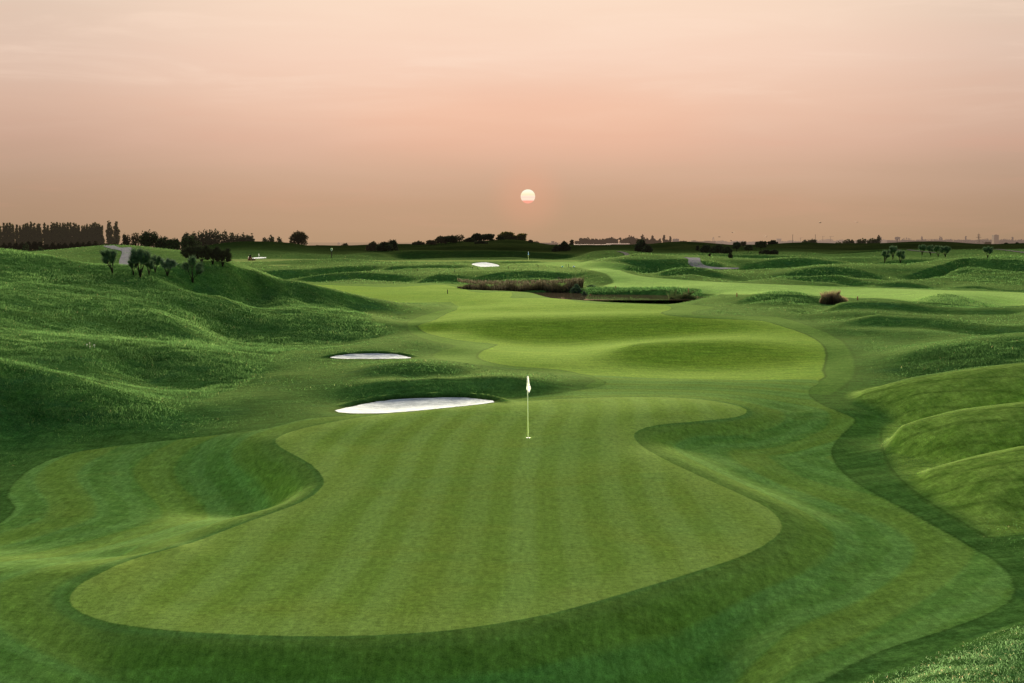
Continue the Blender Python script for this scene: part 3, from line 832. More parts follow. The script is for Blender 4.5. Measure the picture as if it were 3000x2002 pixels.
# normals of the whole sheet, so that the pieces join without a seam
du = np.gradient(VV, axis=1); dv_ = np.gradient(VV, axis=0)
NRM = np.cross(du, dv_); NRM /= np.linalg.norm(NRM, axis=-1, keepdims=True) + 1e-12
VVf, NRMf = VV.reshape(-1, 3), NRM.reshape(-1, 3)
qc = lambda a: 0.25 * (a[:-1, :-1] + a[1:, :-1] + a[:-1, 1:] + a[1:, 1:])
dom = np.zeros((NR - 1, ncol - 1), int)                     # 0 rough
put = lambda key, val: dom.__setitem__((slice(0, nr - 1), slice(None)), np.where(qc(sd[key]) < 0, val, dom[:nr - 1]))
put("sd_semi", 1); put("sd_appr", 1); put("sd_fair2", 2); put("sd_fair", 3); put("sd_green2", 4); put("sd_green3", 5); put("sd_fringe", 6); put("sd_green", 7)


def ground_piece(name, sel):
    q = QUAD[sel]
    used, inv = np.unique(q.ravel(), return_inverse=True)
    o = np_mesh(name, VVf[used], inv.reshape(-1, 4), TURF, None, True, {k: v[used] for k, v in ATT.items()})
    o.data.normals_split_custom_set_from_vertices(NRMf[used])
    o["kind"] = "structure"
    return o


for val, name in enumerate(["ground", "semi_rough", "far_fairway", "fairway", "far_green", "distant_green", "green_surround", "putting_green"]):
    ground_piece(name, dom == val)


def drape(name, poly, mat, lift=0.012, nx=90, ny=60, H=None):
    """sheet cut to an outline, lying on the ground"""
    lo, hi = poly.min(0), poly.max(0)
    gx, gy = np.meshgrid(np.linspace(lo[0], hi[0], nx), np.linspace(lo[1], hi[1], ny))
    s = sdf(poly, gx, gy, 5)
    # pull the vertices just outside back onto the outline
    a = poly; b = np.roll(poly, -1, 0)
    cell = max((hi[0] - lo[0]) / nx, (hi[1] - lo[1]) / ny) * 1.5
    near = np.where((s.ravel() > 0) & (s.ravel() < cell))[0]
    px, py = gx.ravel().copy(), gy.ravel().copy()
    for k in near:
        e = b - a
        t = np.clip(((px[k] - a[:, 0]) * e[:, 0] + (py[k] - a[:, 1]) * e[:, 1]) / np.maximum((e ** 2).sum(1), 1e-9), 0, 1)
        q = a + e * t[:, None]
        i = np.argmin((q[:, 0] - px[k]) ** 2 + (q[:, 1] - py[k]) ** 2)
        px[k], py[k] = q[i]
    ok = (s.ravel() < cell)
    pz = ground(px, py, H) + lift
    ii = np.arange(nx * ny).reshape(ny, nx)
    q = np.stack([ii[:-1, :-1], ii[:-1, 1:], ii[1:, 1:], ii[1:, :-1]], -1).reshape(-1, 4)
    ins = (s.ravel() <= 0)
    q = q[ok[q].all(1) & (ins[q].sum(1) >= 1)]
    used, inv = np.unique(q.ravel(), return_inverse=True)
    o = np_mesh(name, np.stack([px, py, pz], -1)[used], inv.reshape(-1, 4), mat)
    o["kind"] = "structure"
    return o


drape("sand_bunker", BUNKER1, SAND, 0.015, 160, 110, HSAND)
drape("sand_bunker", BUNKER2, SAND, 0.015, 120, 60, HSAND)
drape("sand_bunker", BUNKER3, SAND, 0.03, 60, 60, HSAND)
drape("sand_bunker", BUNKER4, SAND, 0.03, 60, 40)
#<<OBJECTS
# ------------------------------------------------------------------ paths and pond
GRAVEL = simple_mat("pale gravel", (0.13, 0.13, 0.155), 0.9, 0.0, 0.25, 3.0)
GRAVEL_DIM = simple_mat("dim gravel", (0.07, 0.068, 0.07), 0.9, 0.0, 0.25, 3.0)
LEFT_PATH = region([(236, 565.5), (262, 564), (276, 569.5), (303, 569), (301, 588), (298, 607), (273, 607), (277, 590), (279, 577), (256, 572)], 150, 240, 8)
drape("gravel_path", LEFT_PATH, GRAVEL, 0.04, 60, 80)
RIGHT_PATH = region([(1568, 591), (1582, 592), (1606, 593), (1607, 601), (1616, 609), (1632, 613), (1662, 615), (1694, 615.5), (1692, 618), (1642, 618.5),
                     (1601, 615), (1585, 610.5), (1579, 605), (1580, 597), (1574, 593)], 230, 350, 6)
drape("gravel_path", RIGHT_PATH, GRAVEL, 0.08, 90, 90)


def ribbon_path(pts, width, dmin, dmax, mat):
    c = np.array([ray_hit(u, v, dmin, dmax) for u, v in spline(pts, False, 4)])
    for _ in range(6):
        c[1:-1] = (c[:-2] + c[1:-1] + c[2:]) / 3
    t = np.gradient(c, axis=0); t /= np.linalg.norm(t, axis=1, keepdims=True) + 1e-9
    nrm = np.stack([-t[:, 1], t[:, 0]], -1)
    L = [c + nrm * k for k in (-width / 2, 0, width / 2)]
    V = np.concatenate([np.stack([p[:, 0], p[:, 1], ground(p[:, 0], p[:, 1]) + 0.10], -1) for p in L])
    n0 = len(c)
    q = [(i + n0 * k, i + 1 + n0 * k, i + 1 + n0 * (k + 1), i + n0 * (k + 1)) for k in (0, 1) for i in range(n0 - 1)]
    o = np_mesh("gravel_path", V, q, mat)
    o["kind"] = "structure"


ribbon_path([(1418, 578), (1432, 580), (1444, 583), (1456, 586)], 1.2, 300, 420, GRAVEL_DIM)
ribbon_path([(2061, 574), (2085, 575), (2108, 577), (2146, 581)], 1.2, 330, 440, GRAVEL_DIM)
ribbon_path([(2284, 573), (2313, 575.5), (2350, 580.5), (2400, 587)], 1.8, 330, 440, GRAVEL_DIM)

m, n_, out = new_mat("pond water")
geo_ = n_.new("ShaderNodeNewGeometry").outputs["Position"]
wd_ = n_.new("ShaderNodeBsdfDiffuse")
n_.link(n_.mix(n_.noise(geo_, 0.8, 3), (0.020, 0.016, 0.011, 1), (0.050, 0.040, 0.028, 1)), wd_.inputs[0])
wg_ = n_.new("ShaderNodeBsdfGlossy"); wg_.inputs["Roughness"].default_value = 0.015
wg_.inputs["Color"].default_value = (0.80, 0.76, 0.70, 1)
bp_ = n_.new("ShaderNodeBump"); bp_.inputs["Strength"].default_value = 0.03; bp_.inputs["Distance"].default_value = 0.01
n_.link(n_.noise(n_.mapped(geo_, (1, 2.5, 1)), 1.2, 3, 0.6), bp_.inputs["Height"]); n_.link(bp_.outputs[0], wg_.inputs["Normal"])
wm_ = n_.new("ShaderNodeMixShader"); wm_.inputs[0].default_value = 0.55
n_.link(wd_.outputs[0], wm_.inputs[1]); n_.link(wg_.outputs[0], wm_.inputs[2])
n_.link(wm_.outputs[0], out.inputs[0])
x0, x1 = xof(1055, 680, 215), xof(1650, 680, 205)
gx, gy = np.meshgrid(np.linspace(x0, x1, 30), np.linspace(196, 236, 20))
ii = np.arange(600).reshape(20, 30)
o = np_mesh("pond_water", np.stack([gx.ravel(), gy.ravel(), np.full(600, WATER_Z)], -1),
            np.stack([ii[:-1, :-1], ii[:-1, 1:], ii[1:, 1:], ii[1:, :-1]], -1).reshape(-1, 4), m)
o["kind"] = "structure"

# ------------------------------------------------------------------ small mesh builder
class MB:
    def __init__(self):
        self.v, self.f = [], []

    def add(self, V, Fs):
        k = len(self.v)
        self.v += [tuple(p) for p in V]
        self.f += [tuple(i + k for i in q) for q in Fs]

    def box(self, c, s, rot=None, taper=1.0):
        V = []
        for dz_ in (-1, 1):
            for dx_, dy_ in ((-1, -1), (1, -1), (1, 1), (-1, 1)):
                t = taper if dz_ > 0 else 1
                p = Vector((dx_ * s[0] / 2 * t, dy_ * s[1] / 2 * t, dz_ * s[2] / 2))
                if rot:
                    p = rot @ p
                V.append(p + Vector(c))
        self.add(V, [(3, 2, 1, 0), (4, 5, 6, 7), (0, 1, 5, 4), (1, 2, 6, 5), (2, 3, 7, 6), (3, 0, 4, 7)])

    def tube(self, pts, radii, sides=7, cap=True):
        pts = [Vector(p) for p in pts]
        rings = []
        for i, p in enumerate(pts):
            d = (pts[min(i + 1, len(pts) - 1)] - pts[max(i - 1, 0)]).normalized()
            a = d.orthogonal().normalized() if abs(d.z) < 0.95 else Vector((1, 0, 0))
            a = (a - d * a.dot(d)).normalized(); b = d.cross(a)
            rings.append([p + (a * math.cos(t) + b * math.sin(t)) * radii[i] for t in [2 * math.pi * k / sides for k in range(sides)]])
        V = [q for r in rings for q in r]
        Fs = []
        for i in range(len(pts) - 1):
            for k in range(sides):
                a0, a1 = i * sides + k, i * sides + (k + 1) % sides
                Fs.append((a0, a1, a1 + sides, a0 + sides))
        if cap:
            Fs.append(tuple(reversed(range(sides)))); Fs.append(tuple(range((len(pts) - 1) * sides, len(pts) * sides)))
        self.add(V, Fs)

    def lathe(self, prof, sides=16, c=(0, 0, 0), axis="z"):
        V, Fs = [], []
        for r, h in prof:
            for k in range(sides):
                t = 2 * math.pi * k / sides
                p = (r * math.cos(t), r * math.sin(t), h) if axis == "z" else (h, r * math.cos(t), r * math.sin(t))
                V.append((p[0] + c[0], p[1] + c[1], p[2] + c[2]))
        for i in range(len(prof) - 1):
            for k in range(sides):
                a0, a1 = i * sides + k, i * sides + (k + 1) % sides
                Fs.append((a0, a1, a1 + sides, a0 + sides))
        self.add(V, Fs)

    def prism(self, outline, y0, y1):
        """outline in x,z extruded along y"""
        k = len(outline)
        V = [(x, y0, z) for x, z in outline] + [(x, y1, z) for x, z in outline]
        self.add(V, [tuple(range(k)), tuple(reversed(range(k, 2 * k)))] + [(i, i + k, (i + 1) % k + k, (i + 1) % k) for i in range(k)])

    def build(self, name, mat, parent=None, smooth=False, bevel=0.0):
        me = bpy.data.meshes.new(name)
        me.from_pydata(self.v, [], self.f)
        me.update()
        me.materials.append(mat)
        if smooth:
            for p in me.polygons:
                p.use_smooth = True
        o = bpy.data.objects.new(name, me)
        COL.objects.link(o)
        if parent:
            o.parent = parent
        if bevel:
            md = o.modifiers.new("bevel", "BEVEL"); md.width = bevel; md.segments = 2
        return o


def gz(x, y):
    return float(ground(np.array([x]), np.array([y]))[0])


def spot(u, v, dmin=3, dmax=660):
    x, d = ray_hit(u, v, dmin, dmax)
    return Vector((float(x), float(d), gz(x, d)))


# ------------------------------------------------------------------ flagsticks
WHITE = simple_mat("white painted metal", (0.80, 0.82, 0.84), 0.45, 0.4, 0.04, 12)
CLOTH = simple_mat("white flag cloth", (0.84, 0.85, 0.90), 0.8, 0.2, 0.05, 20, trans=0.35)
NAVY = simple_mat("dark blue print", (0.015, 0.030, 0.10), 0.7, 0.2, 0.2, 20)
BLUECLOTH = simple_mat("blue flag cloth", (0.20, 0.38, 0.72), 0.8, 0.2, 0.1, 20, trans=0.35)
DARKHOLE = simple_mat("dark hole", (0.01, 0.012, 0.008), 0.9, 0.1, 0.1, 5)


def limp_flag(scale=1.0):
    """outline of the hanging flag: rows of (height, left x, right x), hung in three folds"""
    rows_ = [(0.0, -0.019, 0.030), (-0.08, -0.018, 0.042), (-0.18, -0.017, 0.060), (-0.28, -0.020, 0.080), (-0.36, -0.028, 0.100), (-0.43, -0.034, 0.110),
             (-0.48, -0.020, 0.095), (-0.52, 0.020, 0.075), (-0.555, 0.050, 0.060)]
    V, Fs = [], []
    k = 13
    for i, (h, a, b) in enumerate(rows_):
        for j in range(k):
            t = j / (k - 1)
            depth = (0.012 + 0.045 * i / 8) * math.sin(t * math.pi * 3.1 + 0.5 * i / 8)
            V.append(((a + (b - a) * t) * scale, (depth - 0.01) * scale, (h + 0.012 * math.sin(t * 9 + i)) * scale))
    for i in range(len(rows_) - 1):
        for j in range(k - 1):
            Fs.append((i * k + j, i * k + j + 1, (i + 1) * k + j + 1, (i + 1) * k + j))
    return V, Fs


def flag_at(V, k, t, s):
    """point on the flag at fold share t (0..1) and row s (0..8)"""
    i = min(int(s), 7); j = min(int(t * (k - 1)), k - 2); ft = t * (k - 1) - j; fs = s - i
    q = lambda a, b: Vector(V[a * k + b])
    return (q(i, j) * (1 - ft) + q(i, j + 1) * ft) * (1 - fs) + (q(i + 1, j) * (1 - ft) + q(i + 1, j + 1) * ft) * fs


def flagstick(loc, height, cloth, label, r=0.0095, marks=False, fscale=1.0):
    root = empty("flagstick", loc, 0, label, "flagstick", "flagsticks on the greens")
    mb = MB()
    mb.tube([(0, 0, -0.1), (0, 0, height * 0.5), (0.0, 0, height)], [r * 1.15, r, r * 0.85], 10)
    mb.lathe([(0.0, height + 0.012), (r * 1.1, height + 0.004), (r * 1.1, height - 0.02)], 10)
    pole = mb.build("pole", WHITE, root, True)
    pole.rotation_euler = (0, -0.011, 0)
    V, Fs = limp_flag(fscale)
    mb = MB(); mb.add(V, Fs)
    fl = mb.build("flag", cloth, root, True)
    fl.location = (-0.023, -0.004, height - 0.01)
    if marks:
        def stroke(pts, wd):
            mb = MB()
            for (t0, s0), (t1, s1) in zip(pts, pts[1:]):
                a, b = flag_at(V, 13, t0, s0), flag_at(V, 13, t1, s1)
                d = (b - a); nn = Vector((d.z, 0, -d.x)).normalized() * wd / 2
                off = Vector((0, -0.004, 0))
                mb.add([a - nn + off, a + nn + off, b + nn + off, b - nn + off], [(0, 1, 2, 3)])
            mb.build("printed_mark", NAVY, fl)
        stroke([(0.10, 3.3), (0.22, 3.15), (0.30, 3.2)], 0.032)
        stroke([(0.80, 3.1), (0.90, 3.6)], 0.034)
        stroke([(0.72, 2.4), (0.80, 2.75)], 0.022)
        stroke([(0.18, 5.3), (0.32, 5.0), (0.48, 4.9), (0.62, 4.8), (0.76, 4.4), (0.84, 4.0)], 0.014)
        stroke([(0.30, 1.2), (0.38, 2.1), (0.30, 2.9)], 0.006)
    return root


p0 = spot(1212, 1005, 30, 60)
flagstick(p0, 2.13, CLOTH, "tall flagstick with limp white flag on the near putting green", 0.016, True)
mb = MB()
mb.lathe([(0.054, -0.10), (0.054, 0.003), (0.066, 0.003), (0.066, -0.02)], 20)
cup = empty("hole_cup", p0, 0, "white rimmed hole at the foot of the near flagstick", "golf hole")
mb.build("rim", WHITE, cup, True)
mb = MB(); mb.lathe([(0.0001, 0.0015), (0.053, 0.0015)], 20); mb.build("hole", DARKHOLE, cup)

pf = spot(1212.5, 598.0, 330, 385)
flagstick(pf, 2.0 * (598 - 577) / 21 * pf.y / 356, BLUECLOTH, "small flagstick with blue flag on the far green behind the bunker", 0.035, False, 1.25)
p4 = spot(591, 593, 345, 385)
flagstick(p4 + Vector((0, 2, 0)), 10.5 * p4.y / F, CLOTH, "tiny flagstick with white flag beside the red mower far left", 0.03, False, 0.9)

# ------------------------------------------------------------------ markers, stakes, sign, mower
RED = simple_mat("faded red paint", (0.20, 0.035, 0.022), 0.7, 0.2, 0.3, 15)
DARKWOOD = simple_mat("dark wood", (0.030, 0.024, 0.018), 0.8, 0.2, 0.3, 15)
BLACK = simple_mat("black rubber", (0.012, 0.012, 0.013), 0.7, 0.3, 0.2, 10)
MOWERRED = simple_mat("red machine paint", (0.17, 0.030, 0.028), 0.45, 0.4, 0.2, 8)
BLUEPAINT = simple_mat("blue tee paint", (0.10, 0.30, 0.48), 0.5, 0.3, 0.1, 10)
ORD = ["first", "second", "third", "fourth", "fifth", "sixth", "seventh", "eighth"]

stakes = [(1355, 684, 9, "short red stake on the near bank of the pond below the reeds' right end"),
          (1413, 664, 8, "red stake on the far pond bank beneath the pale fairway"),
          (1580, 681, 19, "tallest red stake, standing in weeds at the pond's right tip"),
          (1600.5, 688, 8, "short red stake right of the weeds at the pond's end"),
          (1691, 681, 9, "red stake alone at the near edge of the pale fairway"),
          (1968, 689, 9, "red stake just right of the round reed clump")]
for u, v, h, lab in stakes:
    q = spot(u, v, 150, 260)
    hh = h * q.y / F
    root = empty("hazard_stake", q, 0.3, lab, "stake", "red stakes round the pond")
    mb = MB(); wd = 0.09
    mb.prism([(-wd / 2, -0.2), (wd / 2, -0.2), (wd / 2, hh * 0.93), (0.0, hh), (-wd / 2, hh * 0.93)], -wd / 2, wd / 2)
    mb.build("post", RED, root)
posts = [(860, 616), (899, 618), (958, 623), (1043, 624), (1084, 618), (1167, 617), (1235, 614)]
for k, (u, v) in enumerate(posts):
    q = spot(u, v, 250, 340)
    root = empty("marker_post", q, 0, "thin dark post, %s from the left in the line before the far green" % ORD[k], "post", "thin dark posts before the far green")
    mb = MB(); mb.tube([(0, 0, -0.2), (0, 0, 0.42), (0, 0, 0.46)], [0.05, 0.05, 0.02], 6)
    mb.build("post", DARKWOOD, root)
q = spot(1027, 674.5, 160, 230)
mb = MB(); mb.tube([(0, 0, -0.2), (0, 0, 0.5), (0, 0, 0.54)], [0.05, 0.05, 0.02], 6)
root = empty("marker_post", q, 0, "short dark post on the bright fairway left of the reeds", "post"); mb.build("post", DARKWOOD, root)
for u, v, lab in ((1299, 613, "left of the two thin dark posts between the blue tee markers"), (1304.5, 612.6, "right of the two thin dark posts between the blue tee markers")):
    q = spot(u, v, 260, 345)
    root = empty("tee_post", q, 0, lab, "post", "tee posts")
    mb = MB(); mb.tube([(0, 0, -0.2), (0, 0, 0.55), (0, 0, 0.6)], [0.05, 0.045, 0.02], 6); mb.build("post", DARKWOOD, root)
for u, lab in ((1290.5, "blue tee marker left of the two thin posts"), (1317, "blue tee marker right of the two thin posts")):
    q = spot(u, 613.3, 260, 345)
    root = empty("tee_marker", q, 0, lab, "tee marker", "blue tee markers")
    mb = MB(); mb.lathe([(0.001, -0.05), (0.16, -0.03), (0.20, 0.10), (0.15, 0.22), (0.001, 0.27)], 12); mb.build("body", BLUEPAINT, root, True)
# post with two dark ducks by the reeds
q = spot(1277, 644, 230, 300)
root = empty("marker_post", q, 0, "thin post above the reeds beside two dark birds", "post")
mb = MB(); mb.tube([(0, 0, -0.2), (0, 0, 0.42), (0, 0, 0.46)], [0.045, 0.045, 0.02], 6); mb.build("post", DARKWOOD, root)


def standing_bird(loc, rz, label):
    """small dark waterfowl: one body with neck and head, plus bill and legs"""
    root = empty("bird", loc, rz, label, "bird", "birds standing above the reeds", 1.0)
    V, Fs = [], []
    prof = [(-0.26, 0.20, 0.01), (-0.20, 0.20, 0.05), (-0.08, 0.19, 0.10), (0.06, 0.20, 0.10), (0.15, 0.25, 0.06), (0.18, 0.32, 0.045), (0.20, 0.38, 0.05), (0.25, 0.40, 0.045), (0.29, 0.39, 0.01)]
    mb = MB(); mb.tube([(x, 0, z) for x, z, r in prof], [r for x, z, r in prof], 10); mb.build("body", DARKWOOD, root, True)
    mb = MB(); mb.tube([(0.27, 0, 0.39), (0.35, 0, 0.375)], [0.02, 0.008], 6); mb.build("bill", BLACK, root)
    for s in (-1, 1):
        mb = MB(); mb.tube([(0.0, s * 0.04, 0.12), (0.0, s * 0.04, 0.0), (0.06, s * 0.045, 0.0)], [0.012, 0.01, 0.012], 5); mb.build("leg", BLACK, root)


standing_bird(spot(1281.5, 641.5, 230, 300), 0.2, "left of the two small dark birds standing by a post above the reeds")
standing_bird(spot(1285, 642, 230, 300), 2.9, "right of the two small dark birds standing by a post above the reeds")

# shield-shaped sign far left
q = spot(761, 592, 250, 420)
sc_ = q.y / F
root = empty("shield_sign", q, 0, "white shield-shaped sign with dark mark on a dark post", "sign")
mb = MB(); mb.tube([(0, 0, -0.2), (0, 0, 14 * sc_)], [0.10, 0.09], 8); mb.build("post", DARKWOOD, root)
topz = (592 - 573) * sc_
sh = [(0, -0.62), (0.22, -0.32), (0.34, 0.0), (0.36, 0.26), (0.26, 0.46), (0, 0.54), (-0.26, 0.46), (-0.36, 0.26), (-0.34, 0.0), (-0.22, -0.32)]
ks = 3.4 * sc_ / 0.55
mb = MB(); mb.prism([(x * ks, z * ks + topz) for x, z in sh], -0.06, 0.06)
pn = mb.build("panel", WHITE, root)
mb = MB(); mb.prism([(x * ks * 0.42, z * ks * 0.45 + topz + 0.03) for x, z in sh], -0.075, -0.0605); mb.build("mark", BLACK, pn)
mb = MB(); mb.prism([(-0.06, 14 * sc_ - 0.1), (0.06, 14 * sc_ - 0.1), (0.06, topz - 0.3), (-0.06, topz - 0.3)], 0.062, 0.16); mb.build("bracket", DARKWOOD, root)

# ride-on mower
q = spot(574.5, 598, 320, 380)
root = empty("ride_on_mower", q, 0.5, "small red ride-on mower parked on the far left green", "mower")
mb = MB(); mb.box((0.0, 0.15, 0.55), (0.85, 0.7, 0.40), None, 0.82); mb.box((0, 0.55, 0.62), (0.6, 0.25, 0.30), None, 0.8); mb.build("body", MOWERRED, root, False, 0.05)
mb = MB(); mb.box((0, -0.18, 0.72), (0.46, 0.42, 0.10)); mb.box((0, 0.05, 0.98), (0.46, 0.10, 0.46), None, 0.85); mb.build("seat", BLACK, root, False, 0.03)
mb = MB(); mb.tube([(-0.30, 0.22, 0.7), (-0.28, 0.22, 1.45), (0.28, 0.22, 1.45), (0.30, 0.22, 0.7)], [0.035] * 4, 8); mb.build("roll_bar", BLACK, root)
mb = MB(); mb.tube([(0, -0.62, 0.45), (0, -0.50, 0.98)], [0.03, 0.03], 6); mb.lathe([(0.14, 1.0), (0.17, 1.01), (0.17, 0.98), (0.14, 0.98)], 12, (0, -0.49, 0)); mb.build("steering_wheel", BLACK, root)
for wx, wy, wr in ((-0.5, -0.35, 0.24), (0.5, -0.35, 0.24), (0.0, 0.72, 0.22)):
    mb = MB(); mb.lathe([(0.001, -0.10), (wr * 0.8, -0.10), (wr, -0.06), (wr, 0.06), (wr * 0.8, 0.10), (0.001, 0.10)], 16, (wx, wy, wr), "x")
    wl = mb.build("wheel", BLACK, root, True)
    mb = MB(); mb.lathe([(0.001, -0.112), (wr * 0.5, -0.108), (wr * 0.5, 0.108), (0.001, 0.112)], 12, (wx, wy, wr), "x"); mb.build("hub", MOWERRED, wl, True)
for cx_ in (-0.55, 0.0, 0.55):
    mb = MB(); mb.lathe([(0.001, -0.27), (0.12, -0.27), (0.12, 0.27), (0.001, 0.27)], 12, (cx_, -0.85, 0.13), "x"); mb.box((cx_, -0.85, 0.25), (0.58, 0.22, 0.05)); mb.build("cutting_unit", MOWERRED, root)

# mushrooms in the left rough
MUSH = simple_mat("white mushroom", (0.75, 0.74, 0.68), 0.7, 0.2, 0.08, 20)
for k, (u, v, s, lab) in enumerate([(199.7, 796.3, 0.85, "small white mushroom cap, farthest left of the four in the left hill grass"), (205.7, 791.7, 0.6, "tiny white mushroom cap, uppermost of the four in the left hill grass"),
                                    (206.3, 800.3, 0.7, "small white mushroom cap, lowest of the four in the left hill grass"), (216.3, 798, 1.0, "largest white mushroom cap, right of the four in the left hill grass")]):
    q = spot(u, v, 62, 120)
    root = empty("mushroom", q + Vector((0, 0, 0.08)), 0, lab, "mushroom", "white mushrooms", s)
    mb = MB(); mb.lathe([(0.001, 0.09), (0.03, 0.085), (0.052, 0.06), (0.058, 0.035), (0.04, 0.035), (0.001, 0.04)], 12); mb.build("cap", MUSH, root, True)
    mb = MB(); mb.tube([(0, 0, -0.12), (0, 0, 0.04)], [0.02, 0.014], 8); mb.build("stem", MUSH, root, True)

# ------------------------------------------------------------------ trees and bushes
def leaf_mesh(name, lobes, n, size, mat, parent, seed, up=0.0, shell=0.55):
    """crown of many small leaf faces spread through ellipsoid lobes (cx, cy, cz, rx, ry, rz)"""
    r = np.random.default_rng(seed)
    lb = np.array(lobes, float)
    vol = (lb[:, 3] * lb[:, 4] * lb[:, 5]) ** 0.75
    pick = r.choice(len(lb), n, p=vol / vol.sum())
    dirs = r.normal(size=(n, 3)); dirs /= np.linalg.norm(dirs, axis=1, keepdims=True)
    # clumps: pull directions toward a few hundred twig ends
    twig = r.normal(size=(60, 3)); twig /= np.linalg.norm(twig, axis=1, keepdims=True)
    tk = twig[r.integers(0, 60, n)]
    dirs = dirs * 0.62 + tk * 0.6; dirs /= np.linalg.norm(dirs, axis=1, keepdims=True)
    rad = (shell + (1 - shell) * r.random(n) ** 0.6) * (0.82 + 0.32 * r.random(n))
    c = lb[pick, :3] + dirs * lb[pick, 3:] * rad[:, None]
    a = r.normal(size=(n, 3)); a[:, 2] += up * 3; a /= np.linalg.norm(a, axis=1, keepdims=True)
    b = np.cross(a, r.normal(size=(n, 3))); b /= np.linalg.norm(b, axis=1, keepdims=True) + 1e-9
    s = size * (0.6 + 0.8 * r.random(n))[:, None]
    w_ = s * (0.5 if up == 0 else 0.16)
    V = np.stack([c - a * s * 0.5, c + b * w_, c + a * s * 0.55, c - b * w_ * 0.8], 1).reshape(-1, 3)
    q = np.arange(4 * n).reshape(n, 4)
    return np_mesh(name, V, q, mat, parent, False)


def limb_mesh(parts, mat, parent, name="trunk"):
    mb = MB()
    for pts, rad in parts:
        mb.tube(pts, rad, 6)
    return mb.build(name, mat, parent, True)


BARK = simple_mat("dark bark", (0.022, 0.017, 0.012), 0.9, 0.1, 0.3, 10)
LEAF = {
    "dark": simple_mat("dark evergreen leaves", (0.0294, 0.0389, 0.0209), 0.8, 0.0, 0.5, 3, 0.015, hazecol=(0.27, 0.21, 0.14, 1), trans=0.08),
    "brown": simple_mat("brownish shaded leaves", (0.0386, 0.0352, 0.0161), 0.8, 0.0, 0.5, 3, 0.03, hazecol=(0.27, 0.21, 0.14, 1), trans=0.15),
    "olive": simple_mat("olive leaves", (0.0486, 0.0471, 0.0076), 0.8, 0.0, 0.4, 3, 0.03, hazecol=(0.27, 0.21, 0.14, 1), trans=0.25),
    "broom": simple_mat("grey green broom twigs", (0.0857, 0.1317, 0.0794), 0.8, 0.0, 0.5, 3, 0.0, hazecol=(0.27, 0.21, 0.14, 1), trans=0.15),
    "broomgrey": simple_mat("pale grey green broom twigs", (0.1273, 0.1739, 0.1348), 0.8, 0.0, 0.5, 3, 0.0, hazecol=(0.27, 0.21, 0.14, 1), trans=0.15),
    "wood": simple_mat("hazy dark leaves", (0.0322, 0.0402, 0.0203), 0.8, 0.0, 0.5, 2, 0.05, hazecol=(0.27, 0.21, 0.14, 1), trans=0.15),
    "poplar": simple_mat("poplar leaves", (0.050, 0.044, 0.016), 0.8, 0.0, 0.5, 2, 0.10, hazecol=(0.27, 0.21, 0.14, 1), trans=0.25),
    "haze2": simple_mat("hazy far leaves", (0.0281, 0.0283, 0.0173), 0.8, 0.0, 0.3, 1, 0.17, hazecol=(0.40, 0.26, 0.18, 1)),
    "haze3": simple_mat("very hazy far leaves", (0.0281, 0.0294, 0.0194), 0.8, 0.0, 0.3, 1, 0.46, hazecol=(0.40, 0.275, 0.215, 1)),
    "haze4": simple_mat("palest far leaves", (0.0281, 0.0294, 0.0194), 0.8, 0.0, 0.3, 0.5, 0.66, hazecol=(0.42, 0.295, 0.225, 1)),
}
SEED = [100]


def place(u, vtop, vbase, d=None, zbase=None):
    """base point and height of a plant seen between two rows"""
    if d is None:
        q = spot(u, vbase, 60, 640)
    else:
        x = xof(u, vbase, d)
        q = Vector((float(x), d, zof(vbase, d) if zbase is None else zbase))
        if zbase is None and d < 680:
            q.z = gz(x, d)
    sc = q.y / F
    return q, max(zof(vtop, q.y) - q.z, 0.6 * (vbase - vtop) * sc), sc


